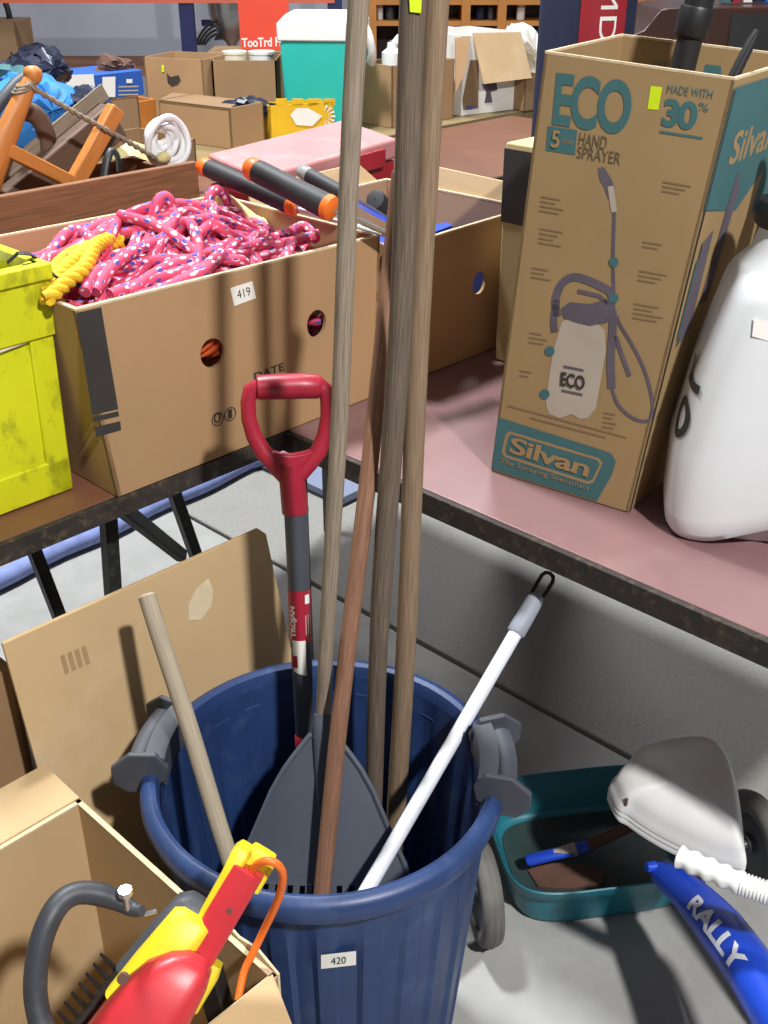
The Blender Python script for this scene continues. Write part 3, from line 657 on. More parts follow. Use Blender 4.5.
def twisted(m, path, R0, r, strands=3, pitch=0.05, n=6):
    m_ = len(path); L = 0; out = [[] for _ in range(strands)]
    x = None
    for i in range(m_):
        d = (path[min(i+1, m_-1)] - path[max(i-1, 0)]).normalized()
        if x is None: x = d.cross(V((0.3, 0.2, 1))).normalized()
        x = (x - d*x.dot(d)).normalized(); y = d.cross(x)
        if i: L += (path[i]-path[i-1]).length
        for s in range(strands):
            a = 2*math.pi*(L/pitch + s/strands); out[s].append(path[i] + (x*math.cos(a) + y*math.sin(a))*R0)
    for s in out: m.tube(s, r, n)
def smooth(pts, k=14):
    P = [pts[0]] + list(pts) + [pts[-1]]; path = []
    for i in range(1, len(P)-2):
        for s in range(k):
            q = s/k; p0, p1, p2, p3 = P[i-1], P[i], P[i+1], P[i+2]
            path.append(0.5*((2*p1) + (p2-p0)*q + (2*p0-5*p1+4*p2-p3)*q*q + (3*p1-p0-3*p2+p3)*q**3))
    return path + [P[-2]]
m = MB()
for pts in ([(44, 296, .06), (62, 272, .1), (88, 252, .16), (120, 242, .2)], [(46, 300, .04), (66, 282, .06), (84, 268, .08), (96, 246, .14), (118, 236, .22)], [(70, 262, .14), (92, 246, .2), (110, 240, .24)], [(48, 290, .09), (60, 264, .16), (80, 250, .22)]):
    twisted(m, smooth([Y(*q) for q in pts]), 0.0058, 0.0066)
tag(obj('yellow_rope', m, D['rope_yellow'], ang=80), 'yellow twisted rope bundled at the left end of the rope carton', 'rope')
m = MB()
for i in range(6):
    arc(m, [Y(228 + 4*i, 196 + 3*i, .30), Y(238 + 4*i, 204 + 3*i, .29), Y(250 + 3*i, 222, .27), Y(262 + 2*i, 246, .22)], 0.0042, 6)
for i in range(4):
    arc(m, [Y(300, 246 - 2*i, .16), Y(318, 238 - 2*i, .17 + .01*i), Y(334, 234 - 2*i, .18 + .01*i), Y(340, 242, .2)], 0.0055, 6)
tag(obj('cream_cord', m, D['rope_cream'], ang=80), 'cream cord coil tucked beside the pink rope', 'cord')
hc = PW(208, 341, (b[0]-C0).dot(W) + 0.026)
m = MB(); rnd = random.Random(3)
for i in range(7):
    c = hc + U*rnd.uniform(-.02, .02) + W*rnd.uniform(0.0, .03); pts = []
    for j in range(16):
        q = 2*math.pi*j/16; pts.append(c + U*0.025*math.cos(q) + ZU*(0.022*math.sin(q + i)) + W*0.012*math.sin(2*q + i))
    m.tube(pts, 0.006, 6, ring=True)
tag(obj('orange_netting', m, D['orange_cloth'], ang=80), 'orange netting showing through the hand hole of the rope carton', 'netting')
arc_m = MB(); arc(arc_m, [Y(52, 305, .03), Y(60, 283, .05), Y(45, 268, .04), Y(32, 256, .03), Y(20, 252, .03), Y(12, 262, 0.03)], 0.003, 6)
tag(obj('black_strap', MB().tube([Y(70, 286, .06), Y(55, 276, .06), Y(42, 262, .09), Y(30, 254, .09), Y(18, 253, .09), Y(8, 262, .10)], [(0.002, 0.006)]*6, 8), D['black']), 'thin black strap running from the yellow crate into the rope carton', 'strap')

# --- second carton
b2 = [UW(0.252, -0.004, Z1), UW(0.612, -0.004, Z1), UW(0.612, 0.36, Z1), UW(0.252, 0.36, Z1)]
t2 = [UW(0.25, -0.008, 0.99), UW(0.618, -0.008, 0.995), UW(0.622, 0.37, 0.992), UW(0.25, 0.37, 0.99)]
c2 = carton('brown_carton', 'open brown carton with round hand hole behind the poles', b2, t2, 'card', holes={0: [(0.62, 0.56, 0.05, 0.085)], 2: [(0.5, 0.6, 0.05, 0.08)]})
# raised back flap and torn corner flap
obj('flap', MB().hexa([UW(0.26, 0.37, 0.99), UW(0.60, 0.37, 0.99), UW(0.60, 0.375, 0.99), UW(0.26, 0.375, 0.99)], [UW(0.27, 0.39, 1.025), UW(0.56, 0.39, 1.03), UW(0.56, 0.395, 1.03), UW(0.27, 0.395, 1.025)]), D['card_light'], c2['root'])
obj('flap', MB().hexa([UW(0.619, 0.03, 0.993), UW(0.619, 0.34, 0.993), UW(0.625, 0.34, 0.993), UW(0.625, 0.03, 0.993)], [UW(0.63, 0.06, 1.03), UW(0.63, 0.31, 1.035), UW(0.636, 0.31, 1.035), UW(0.636, 0.06, 1.03)]), D['card_light'], c2['root'])
m = MB(); m.uwbox(0.28, 0.60, 0.03, 0.33, Z1+0.008, 0.90)
tag(obj('tool_case', m, D['blue_paint'], bevel=0.012), 'blue case lying at the bottom of the second carton', 'case')

# --- loppers resting across the cartons
def grip(root, cap, end, r=0.0165, ball=True, capmat='orange', ring=True):
    d = (end - cap).normalized()
    g = obj('grip', MB().tube([cap + d*0.008, cap + d*0.02, cap + (end-cap)*0.5, end - d*0.012, end], [r*0.92, r*1.0, r*0.98, r*1.06, r*1.02], 16), D['dark_rubber'], root)
    if ball: obj('end_cap', MB().tube([cap - d*0.012, cap - d*0.009, cap - d*0.003, cap + d*0.006, cap + d*0.013], [0.003, r*0.6, r*0.92, r*1.02, r*0.97], 16), D[capmat], g)
    if ring: obj('grip_ring', MB().tube([end - d*0.004, end - d*0.002, end + d*0.008, end + d*0.012], [r*1.02, r*1.1, r*1.02, r*0.7], 16), D['orange'], g)
    return d
g1c, g1e = PZ(203, 166, 1.10), PZ(292, 205, 1.062)
g2c, g2e = PZ(251, 168, 1.125), PZ(328, 207, 1.085)
lp = thing('loppers', 'orange-tipped loppers with black rubber grips lying over the carton rims', 'loppers', (g1e + g2e)/2 - ZU*0.05)
grip(lp, g1c, g1e, 0.0155); grip(lp, g2c, g2e, 0.0185)
pv = PZ(398, 238, 1.02)
for e, nm in ((g1e, 0), (g2e, 1)):
    obj('arm', MB().tube([e, e + (pv-e)*0.5, pv], [(0.006, 0.011), (0.005, 0.012), (0.004, 0.012)], 10), D['steel'], lp)
obj('blade', MB().prism([pv + U*0.0 - W*0.01, pv + U*0.04 - W*0.03, pv + U*0.11 - W*0.02, pv + U*0.12, pv + U*0.05 + W*0.014, pv + W*0.01], ZU*0.004), D['blue_paint'], lp)
k1, k2 = PZ(375, 199, 1.05), UW(0.42, 0.12, 0.965)
l2 = thing('loppers', 'plain black-handled loppers poking out of the second carton toward the poles', 'loppers', k2 - ZU*0.03)
d = (k2-k1).normalized()
gg = obj('grip', MB().tube([k1 - d*0.001, k1, k1 + d*0.004, k1 + d*0.06, k1 + d*0.10, k2], [0.013, 0.0165, 0.0175, 0.0165, 0.016, 0.014], 18), D['dark_rubber'], l2)
obj('hang_hole', MB().tube([k1 - d*0.0014, k1 + d*0.002], 0.0026, 10), D['black'], gg)
q1, q2 = PZ(303, 172, 1.105), PZ(352, 199, 1.075)
grip(l2, q1, q2, 0.0125, capmat='clear', ring=False)
obj('arm', MB().tube([q2, (q2+k2)/2, k2], (0.005, 0.01), 8), D['steel'], l2)

# --- red tin toolbox beyond
ts = [PZ(252, 172, 1.02), PZ(398, 147, 1.02)]
o0 = UW(0.62, 0.62, 0); 
rb_ = thing('metal_toolbox', 'faded red metal toolbox lying behind the loppers', 'toolbox', UW(0.75, 0.62, 0.742))
ta, tb = PZ(262, 195, 1.0), PZ(398, 158, 1.02)
e = (tb-ta); dd = V((-e.y, e.x, 0)).normalized()*0.17
obj('lid', MB().hexa([ta, tb, tb+dd, ta+dd], [ta + ZU*0.035, tb + ZU*0.04, tb + dd + ZU*0.06, ta + dd + ZU*0.055]), D['red_tin'], rb_, bevel=0.006)
zb_ = 0.742
low = lambda p, z: V((p.x, p.y, z))
obj('tray_body', MB().hexa([low(ta+dd*0.06, zb_), low(tb+dd*0.06, zb_), low(tb+dd, zb_), low(ta+dd, zb_)], [ta+dd*0.06-ZU*0.004, tb+dd*0.06-ZU*0.004, tb+dd-ZU*0.004, ta+dd-ZU*0.004]), D['red_deep'], rb_, bevel=0.004)
obj('hasp', MB().box(ta + e*0.75 - dd*0.02 + ZU*0.01, e.normalized()*0.05, dd.normalized()*0.004, ZU*0.018), D['red_deep'], rb_, bevel=0.002)

# ================================================================ YELLOW CRATE
zc = TZ + 0.002
b = PZ(75, 486, zc) - U*0.012; bl = [b - U*0.62, b, b + W*0.36, b - U*0.62 + W*0.36]
ct = PY(38, 262, b.y); hgt = ct.z - zc
tl = [ct - U*0.64 , ct, ct + W*0.385, ct - U*0.64 + W*0.385]
cr = carton('plastic_crate', 'scuffed bright yellow plastic crate at the left end of the table', bl, tl, 'crate', th=0.005, cat='crate', edge=False)['root']
def band(f0, f1, out):
    m = MB(); lo = [bl[i]*(1-f0) + tl[i]*f0 for i in range(4)]; hi = [bl[i]*(1-f1) + tl[i]*f1 for i in range(4)]
    outs = (-U - W, U - W, U + W, -U + W)
    for i in range(4):
        j = (i+1) % 4
        m.hexa([lo[i] + outs[i]*out, lo[j] + outs[j]*out, lo[j] - outs[j]*0.001, lo[i] - outs[i]*0.001], [hi[i] + outs[i]*out, hi[j] + outs[j]*out, hi[j] - outs[j]*0.001, hi[i] - outs[i]*0.001])
    return m
obj('rim_band', band(0.70, 0.985, 0.009), D['crate'], cr, bevel=0.003)
obj('rim_lip', band(0.93, 1.0, 0.013), D['crate'], cr, bevel=0.003)
obj('base_band', band(0.0, 0.16, 0.006), D['crate'], cr, bevel=0.003)
obj('corner_post', MB().hexa([b - U*0.03 - W*0.006, b + U*0.006 - W*0.006, b + U*0.006 + W*0.03, b - U*0.03 + W*0.0], [ct - U*0.03 - W*0.006, ct + U*0.006 - W*0.006, ct + U*0.006 + W*0.03, ct - U*0.03]), D['crate'], cr, bevel=0.003)
plc = facing(bl[0] - W*0.001, bl[1]-bl[0], tl[1]-bl[1]); plc = (plc[0] + plc[1]*0.002, plc[1])
decal('price_label', [[(-12, 331), (24, 318), (28, 341), (-12, 356)]], plc, D['cream'], cr, off=0.004)
text_px('$6.00', (2, 347), (24, 339), (1, 340), plc, D['faint_ink'], cr, off=0.005)
tag(obj('white_board', MB().hexa([tl[1] - U*0.30 + W*0.12 - ZU*0.05, tl[1] - U*0.01 + W*0.10 - ZU*0.02, tl[1] - U*0.01 + W*0.30 + ZU*0.0, tl[1] - U*0.30 + W*0.30],
    [tl[1] - U*0.30 + W*0.12 - ZU*0.045, tl[1] - U*0.01 + W*0.10 - ZU*0.015, tl[1] - U*0.01 + W*0.30 + ZU*0.005, tl[1] - U*0.30 + W*0.30 + ZU*0.005]), D['paper']), 'white board lying on top inside the yellow crate', 'board')

# ================================================================ SPRAYER BOX
z0 = TZ + 0.002
bL, bR = PZ(491, 470, z0), PZ(628, 512, z0)
tL = PY(545, 53, bL.y); nF = (bR-bL).cross(tL-bL).normalized()
tR = PP(735, 80, bL, nF); back = V((-(bR-bL).y, (bR-bL).x, 0)).normalized()*0.215
b = [bL, bR, bR+back, bL+back]; t = [tL, tR, tR + back*1.02 + V((0.012, 0, 0.004)), tL + back*1.02 + V((0, 0, 0.004))]
eb = carton('sprayer_box', 'tall open kraft box printed ECO 5 hand sprayer in teal lettering', b, t, 'kraft', th=0.004, cat='box')
er = eb[('front_panel', 0)]; pe = facing(bL, bR-bL, tL-bL); T_ = D['teal_ink']; GI = D['grey_ink']; FI = D['faint_ink']; PI_ = D['purple_ink']
text_px('ECO', (552, 125), (628, 136), (557, 72), pe, T_, er, 0.035, space=0.92)
decal('print_block', [[(548, 126), (577.5, 130), (575, 155), (546, 150.5)]], pe, T_, er)
text_px('5', (551, 147), (559.5, 148.5), (553, 129.5), pe, D['kraft'], er, 0.02, off=0.002)
text_px('LITRE', (562, 143), (574, 145), (562.3, 139), pe, D['kraft'], er, off=0.0013)
text_px('HAND', (578.5, 145), (606, 150), (580.5, 132), pe, GI, er, 0.0)
text_px('SPRAYER', (577, 158), (620, 165), (578.5, 146), pe, GI, er, 0.0)
text_px('MADE WITH', (667, 93), (712, 99), (668.5, 84.5), pe, T_, er, -0.005)
text_px('30', (661, 126), (695, 131), (665.5, 98), pe, T_, er, 0.04, space=0.9)
text_px('%', (698, 110), (708, 112), (700, 102), pe, T_, er, 0.0)
decal('fine_print', [[(660, 130.5), (703, 137), (702.6, 139.5), (659.6, 133)]], pe, T_, er)
decal('lime_sticker', [[(651, 86), (662.5, 87), (658.5, 110), (647.5, 109)]], pe, D['lime'], er)
for x, y, wdt, nl in ((541, 196, 24, 4), (540, 228, 23, 4), (532, 267, 20, 3), (530, 332, 18, 3), (520, 370, 14, 2), (643, 241, 24, 2), (639, 270, 28, 3), (634, 303, 30, 4), (663, 181, 28, 3), (604, 412, 14, 4)):
    for i in range(nl):
        w2 = wdt * (1 - 0.18*((i*7 + int(x)) % 3))
        decal('fine_print', [[(x - 0.5*i, y + 4.6*i), (x + w2 - 0.5*i, y + 4.6*i + w2*0.17), (x + w2 - 0.7*i, y + 4.6*i + w2*0.17 + 1.6), (x - 0.7*i, y + 4.6*i + 1.6)]], pe, FI, er)
decal('fine_print', [[(508, 405), (627, 437), (626.5, 438.5), (507.5, 406.5)], [(530, 417), (606, 437), (605.6, 438.5), (529.6, 418.5)]], pe, FI, er)
# printed sprayer picture
def stroke(pts, w):                        # continuous mitred line as a strip of quads
    L, R_ = [], []
    for i, (x, y) in enumerate(pts):
        (xa, ya), (xb, yb) = pts[max(i-1, 0)], pts[min(i+1, len(pts)-1)]; l = math.hypot(xb-xa, yb-ya) or 1
        nx, ny = -(yb-ya)/l*w/2, (xb-xa)/l*w/2; L.append((x+nx, y+ny)); R_.append((x-nx, y-ny))
    return [[L[i], L[i+1], R_[i+1], R_[i]] for i in range(len(pts)-1)]
def curve2(pts, k=4):
    return [(p.x, p.y) for p in smooth([V((x, y, 0)) for x, y in pts], k)]
pic = decal('printed_tank', [[(562, 322), (570, 318), (596, 322), (605, 330), (606, 352), (601, 380), (596, 408), (588, 418), (580, 419), (572, 414), (560, 418), (549, 414), (546, 404), (549, 378), (554, 348)]], pe, D['pale_ink'], er)
decal('printed_wand', stroke([(611, 186), (614.5, 210), (613, 260), (614, 296), (613, 330)], 3.4) + [[(598, 168), (604, 167), (611, 178), (615, 188), (612, 200), (608, 198), (604, 186), (600, 180)]], pe, PI_, er, joined=True)
decal('printed_wand', stroke([(611, 186), (614.5, 212)], 6), pe, D['pale_ink'], er, off=0.0009, joined=True)
decal('printed_handle', stroke(curve2([(558, 316), (556, 300), (562, 284), (574, 277), (590, 281), (608, 290), (612, 296)]), 8) + [[(562, 308), (570, 302), (590, 304), (610, 298), (614, 312), (608, 322), (590, 326), (574, 322), (564, 318)]] + stroke(curve2([(557, 300), (554, 320), (555, 332)]), 7) + stroke([(578, 291), (600, 296), (608, 304)], 4), pe, PI_, er, off=0.0009, joined=True)
decal('printed_trigger', stroke(curve2([(613, 310), (613, 330), (611, 360), (612, 388)]), 8) + stroke([(616, 336), (622, 354), (630, 376)], 4), pe, PI_, er, off=0.0010, joined=True)
decal('printed_hose', stroke(curve2([(612, 388), (618, 404), (630, 416), (642, 421), (650, 419), (653, 408), (651, 392), (644, 368), (632, 344), (621, 326), (617, 316)]), 3.2), pe, PI_, er, off=0.0008, joined=True)
text_px('ECO', (561, 385), (585, 390), (562, 371), pe, D['black_ink'], er, 0.03, off=0.0024)
decal('fine_print', [[(564, 365), (584, 369), (584, 371.5), (563.8, 367.5)], [(562, 389), (583, 393.5), (583, 396), (562, 391.5)]], pe, PI_, er, off=0.0013)
for x, y in ((550, 351), (545, 394), (614, 262), (614, 298)):
    decal('print_dot', [[(x + 5*math.cos(a), y + 5*math.sin(a)) for a in [2*math.pi*i/14 for i in range(14)]]], pe, T_, er, off=0.0011)
# maker's band at the foot
decal('maker_band', [[(498, 417), (596, 448), (611, 453), (616, 461), (612, 475), (597, 501), (492, 469)]], pe, T_, er)
frame = [(510, 431), (599, 458), (603, 463), (594, 482), (588, 484), (505, 457), (502, 452), (506, 434)]
fin = [(511, 434), (597, 460), (600, 464), (592.5, 479.5), (588, 481), (507, 455), (505, 451), (508.5, 436.5)]
decal('logo_frame', [[frame[i], frame[(i+1) % 8], fin[(i+1) % 8], fin[i]] for i in range(8)], pe, D['kraft'], er, off=0.0009, joined=True)
text_px('Silvan', (509, 452), (588, 477), (513, 436), pe, D['kraft'], er, 0.025, off=0.002, space=0.95)
text_px('The Spraying Specialists', (500, 463), (589, 491.5), (501, 457), pe, D['kraft'], er, 0.0, off=0.002)
# teal side print
sp = facing(bR, back, tR-bR); sd_ = eb[('side_panel', 1)]
def S(u, v): return bR*(1-u)*(1-v) + (bR+back)*u*(1-v) + t[2]*u*v + tR*(1-u)*v + sp[1]*0.0015
def side_poly(name, polys, mat, off=0.0):
    m = MB()
    for q in polys:
        k = len(m.v); m.v += [S(u, v) + sp[1]*off for u, v in q]; m.quad(list(range(k, k+len(q))))
    return obj(name, m, mat, sd_, recalc=False)
side_poly('side_print', [[(0.0, 0.74), (1, 0.66), (1, 0.985), (0.0, 0.985)]], T_)
side_poly('side_picture', [[(0.3, 0.5), (0.42, 0.5), (0.46, 0.75), (0.36, 0.8)], [(0.1, 0.42), (0.25, 0.45), (0.22, 0.68), (0.1, 0.66)]], PI_, 0.0006)
side_poly('side_print', [[(0.08, 0.44), (0.14, 0.45), (0.14, 0.64), (0.08, 0.62)]], T_, 0.0004)
text_on('Silvan', lambda x, y: S(0.18 + 0.62*x, 0.82 + 0.07*y) + sp[1]*0.0006, D['kraft'], sd_, bold=0.02)
# print on inside of the back panel
pb = facing(b[3] - back*0.04, b[2]-b[3], t[3]-b[3]); bp = eb[('back_panel', 2)]
decal('print_block', [[(706, 64), (722, 66), (722, 80), (702, 78)]], (pb[0] - back*0.0, pb[1]), T_, bp, off=0.003)
text_px('SILV', (652, 70), (680, 74), (653, 60), pb, T_, bp, 0.0, off=0.003)
side_poly('open_seam', [[(0.012, 0.0), (0.03, 0.0), (0.03, 0.98), (0.012, 0.98)]], D['black_ink'], 0.0002)
# tubes standing in the box
ce = (tL + tR)/2 + back*0.5
v1b, v1t = V((ce.x + 0.035, ce.y - 0.0, z0 + 0.012)), PY(699, 2, (tL.y+tR.y)/2 + 0.12)
vb = PY(682, 70, v1t.y)
dv = (v1t - vb)
va = vb - dv.normalized()*0.50
tb_ = thing('vacuum_tube', 'thick black vacuum tube with stepped collar standing in the sprayer box', 'tube', va)
obj('tube', MB().tube([va, vb + dv*0.52], 0.0165, 20), D['black'], tb_)
obj('collar', MB().tube([vb + dv*0.5, vb + dv*0.5, vb + dv*0.54, vb + dv*0.9, vb + dv*0.94], [0.0165, 0.020, 0.0215, 0.022, 0.0205], 20), D['black'], tb_)
obj('tube', MB().tube([vb + dv*0.92, vb + dv*1.6], 0.0185, 20), D['black'], tb_)
w1_ = PY(757, 30, tR.y + 0.055); w2_ = PP(737, 70, w1_, V((0, 1, -0.12)).normalized())
dv = (w1_ - w2_).normalized()
tag(obj('crevice_nozzle', MB().tube([w2_ - dv*0.07, w2_ - dv*0.02, w1_ - dv*0.015, w1_], [(0.008, 0.007), (0.008, 0.007), (0.0085, 0.006), (0.0075, 0.003)], 14), D['black']), 'slim black flat-tipped nozzle leaning at the right rim of the sprayer box', 'nozzle')

# ================================================================ CARTON WITH DARK BAND BEHIND
kb = thing('striped_carton', 'cream carton with wide dark band standing behind the sprayer box', 'carton', UW(0.60, -0.38, z0))
obj('body', MB().uwbox(0.485, 0.74, -0.70, -0.045, z0, 1.135), D['cream_card'], kb, bevel=0.003)
m = MB(); m.uwbox(0.4835, 0.7, -0.7015, -0.0435, 1.0, 1.125); obj('dark_band', m, D['black_ink'], kb)
m = MB(); m.uwbox(0.4832, 0.7, -0.7018, -0.40, 0.975, 0.998); obj('yellow_band', m, D['yellow_print'], kb)

# ================================================================ WHITE SPRAYER TANK
yaw = R(33); UT = V((U.x*math.cos(yaw) - U.y*math.sin(yaw), U.x*math.sin(yaw) + U.y*math.cos(yaw), 0)); WT = V((-UT.y, UT.x, 0))
hu, hw = 0.090, 0.134
tc = PZ(688, 541, z0) - WT*(hw*0.93) + UT*(hu*0.97) + V((-0.026, -0.006, 0)); tc.z = 0
tk = thing('sprayer_tank', 'white plastic backpack sprayer tank with black cap beside the sprayer box', 'sprayer tank', V((tc.x, tc.y, z0)))
def rsec(c, a, bb, z, e=4.5, n=48, notch=0.0):
    out = []
    for j in range(n):
        q = 2*math.pi*j/n; cx, sy = math.cos(q), math.sin(q)
        x = math.copysign(abs(cx)**(2/e), cx)*a; y = math.copysign(abs(sy)**(2/e), sy)*bb
        zz = z + notch*math.exp(-(y/0.05)**2)
        out.append(c + UT*x + WT*y + ZU*zz)
    return out
secs = [rsec(tc, hu*0.9, hw*0.93, z0 + 0.001, notch=0.03), rsec(tc, hu*0.97, hw*0.98, z0 + 0.012, notch=0.034), rsec(tc, hu, hw, z0 + 0.035, notch=0.028), rsec(tc, hu, hw, z0 + 0.12, notch=0.006), rsec(tc - WT*0.006, hu*0.985, hw*0.93, z0 + 0.22),
        rsec(tc - WT*0.010, hu*0.955, hw*0.85, z0 + 0.29), rsec(tc - WT*0.012, hu*0.93, hw*0.80, z0 + 0.325), rsec(tc - WT*0.012, hu*0.90, hw*0.77, z0 + 0.340), rsec(tc - WT*0.008, hu*0.80, hw*0.70, z0 + 0.352), rsec(tc + WT*0.016, hu*0.58, hw*0.50, z0 + 0.362, 3), rsec(tc + WT*0.026, 0.044, 0.044, z0 + 0.378, 2), rsec(tc + WT*0.028, 0.036, 0.036, z0 + 0.40, 2), rsec(tc + WT*0.028, 0.036, 0.036, z0 + 0.43, 2)]
m = MB(); m.loft(secs); obj('tank_body', m, D['tank'], tk, ang=60)
cc = PY(766, 197, 1.36); capc = V((tc.x, tc.y, 0)) + WT*0.028
obj('cap', MB().lathe([(0.001, z0+0.405), (0.040, z0+0.405), (0.045, z0+0.412), (0.046, z0+0.428), (0.041, z0+0.436), (0.034, z0+0.437), (0.030, z0+0.430), (0.001, z0+0.429)], capc, 40), D['black'], tk)
lv = [capc + ZU*(z0+0.43) + U*0.05 + W*0.02, capc + U*0.06 + W*0.02 + ZU*(z0+0.46), capc + U*0.065 + W*0.015 + ZU*(z0+0.50), capc + U*0.06 + W*0.01 + ZU*(z0+0.53)]
obj('hose', MB().tube([capc + U*0.066 + W*0.03 + ZU*(z0+0.34)] + lv, [0.012, 0.013, 0.014, 0.015, 0.014], 12), D['black'], tk)
for i in range(7):
    p = capc + U*0.064 + W*0.018 + ZU*(z0 + 0.43 + 0.014*i); obj('hose_ring', MB().tube([p, p + ZU*0.006], 0.018, 14), D['black'], tk)
# maker's letters down the left side (partly legible)
def on_tank(x, z):
    q = abs(x / hu); k = 1.0 if z < z0 + 0.12 else 1.0 - 0.108*(z - z0 - 0.12)/0.1
    return tc + UT*x + WT*(hw*k*max(0.0, 1 - q**4.5)**(1/4.5) + 0.0012) + ZU*z
text_on('O', lambda x, y: on_tank(-0.068 + 0.06*(1-y), z0 + 0.135 + 0.055*x), D['black_ink'], tk, bold=0.03, cuts=6)
text_on('L', lambda x, y: on_tank(-0.068 + 0.06*(1-y), z0 + 0.205 + 0.035*x), D['black_ink'], tk, bold=0.03, cuts=6)
stp = facing(tc - UT*(hu*0.942) + ZU*(z0+0.29), WT, ZU + UT*0.09)
decal('white_sticker', [[(754, 318), (772, 322), (772, 342), (752, 336)]], stp, D['paper'], tk, off=0.001)

# ================================================================ CARDBOARD AT LOWER LEFT
def SH(u, z, off=0.0): return UW(u, -0.12 - 0.17*(0.67 - z) + off, z)
tlp, trp = -0.582, -0.151
m = MB(); q = [SH(tlp, 0.004), SH(trp+0.03, 0.004), SH(trp, 0.655), SH(trp-0.012, 0.668), SH(tlp, 0.672)]
m.prism(q, W*0.006); sh_ = obj('cardboard_sheet', m, D['card_light'], bevel=0.001)
shp = facing(SH(-0.4, 0.4), U, SH(-0.4, 0.6) - SH(-0.4, 0.4))
decal('paper_residue', [[(188, 604), (196, 588), (208, 578), (213, 590), (211, 606), (200, 620), (188, 620)]], shp, D['residue'], sh_, off=0.001)
for i in range(4): decal('ink_stamp', [[(60 + 7*i, 656 - 3*i), (64 + 7*i, 654 - 3*i), (69 + 7*i, 672 - 3*i), (65 + 7*i, 674 - 3*i)]], shp, D['smudge'], sh_, off=0.001)
tag(sh_, 'large pale cardboard sheet standing between the table and the bin', 'cardboard sheet')
# brown carton under the table, showing left of the sheet
uc = carton('brown_carton', 'dull brown carton pushed under the table left of the cardboard sheet', uwc(-1.05, -0.56, -0.085, 0.26, 0.002), uwc(-1.05, -0.56, -0.085, 0.26, 0.60), 'card_dark', edge=False)
obj('top_panel', MB().uwbox(-1.05, -0.56, -0.085, 0.26, 0.60, 0.606), D['card_dark'], uc['root'])
obj('tape_strip', MB().uwbox(-0.70, -0.65, -0.0865, -0.0855, 0.1, 0.60), D['clear'], uc['root'])
# open box with the hedge trimmer
ux, wb0, wf0, hz = -0.578, -0.245, -0.625, 0.49
ob = carton('open_carton', 'open brown carton in front of the bin holding the hedge trimmer', uwc(-1.02, ux, wf0, wb0, 0.002), uwc(-1.02, ux, wf0, wb0, hz), 'card_light', th=0.006)
rt_ = ob['root']
# back flap folded outward onto the sheet
obj('flap', MB().hexa([UW(-1.02, wb0, hz), UW(ux, wb0, hz), UW(ux, wb0, hz+0.005), UW(-1.02, wb0, hz+0.005)], [UW(-1.02, wb0+0.082, hz+0.004), UW(ux, wb0+0.082, hz+0.004), UW(ux, wb0+0.082, hz+0.009), UW(-1.02, wb0+0.082, hz+0.009)]), D['card_light'], rt_)
# front flap folded outward and down
obj('flap', MB().hexa([UW(-1.02, wf0+0.002, hz+0.001), UW(ux-0.004, wf0+0.002, hz+0.001), UW(ux-0.004, wf0+0.002, hz+0.007), UW(-1.02, wf0+0.002, hz+0.007)], [UW(-1.02, wf0-0.12, hz-0.03), UW(ux-0.05, wf0-0.12, hz-0.03), UW(ux-0.05, wf0-0.12, hz-0.024), UW(-1.02, wf0-0.12, hz-0.024)]), D['card_light'], rt_)
# torn strip of side flap at the near right corner
m = MB(); e0 = [UW(ux, -0.50, hz), UW(ux, -0.535, hz+0.012), UW(ux, -0.56, hz+0.006), UW(ux, -0.59, hz+0.014), UW(ux, -0.625, hz+0.002), UW(ux, -0.625, hz-0.06), UW(ux, -0.50, hz-0.06)]
m.prism([p + U*0.001 for p in e0], U*0.003); obj('torn_flap', m, D['card_edge'], rt_)
# contents supporting the trimmer
m = MB(); m.uwbox(-0.83, -0.69, -0.61, -0.53, 0.01, 0.47)
tag(obj('tool_case', m, D['black'], bevel=0.01), 'upright black case in the open carton under the hedge trimmer', 'case')

# ---- hedge trimmer
ht = thing('hedge_trimmer', 'red and yellow electric hedge trimmer with black hoop handle in the carton', 'hedge trimmer', UW(-0.76, -0.52, 0.30))
h0, h1 = PY(176, 995, 0.735), PY(250, 868, 0.80)
dh_ = (h1 - h0); dn = dh_.normalized(); side = dn.cross(CAM - h0).normalized()        # points across the handle
vw = side.cross(dn).normalized()
if vw.dot(CAM - h0) < 0: vw = -vw
if side.x < 0: side = -side
def rrect(c, a, bb, e=5, n=28, x=None, y=None):
    x = x or side; y = y or vw; out = []
    for j in range(n):
        q = 2*math.pi*j/n; cx, sy = math.cos(q), math.sin(q)
        out.append(c + x*(math.copysign(abs(cx)**(2/e), cx)*a) + y*(math.copysign(abs(sy)**(2/e), sy)*bb))
    return out
secs = [rrect(h0 + dh_*s + vw*0.010*(1-max(s, 0)), a, bb) for s, a, bb in ((-0.22, .019, .012), (-0.1, .019, .016), (0.1, .0175, .016), (0.5, .0165, .016), (0.9, .0165, .0165), (0.99, .0165, .0165), (1.0, .014, .0145))]
obj('rear_handle', MB().loft(secs), D['bright_red'], ht, ang=50)
secs = [rrect(h0 + dh_*s - side*0.015 - vw*0.008, a, bb) for s, a, bb in ((0.0, .006, .02), (0.4, .0065, .02), (0.9, .008, .021), (1.06, .010, .0205), (1.10, .007, .016))]
obj('handle_shell', MB().loft(secs), D['yellow'], ht, ang=50)
secs = [rrect(h0 + dh_*s + side*0.004 - vw*0.02, a, bb) for s, a, bb in ((0.85, .017, .012), (1.06, .017, .013), (1.12, .013, .010))]
obj('handle_end', MB().loft(secs), D['yellow'], ht, ang=50)
for s in (0.25, 0.72):
    p = h0 + dh_*s + side*0.004 + vw*(0.0165 + 0.010*(1-s)); obj('screw', MB().tube([p - vw*0.002, p + vw*0.0005], 0.0032, 10), D['rust'], ht)
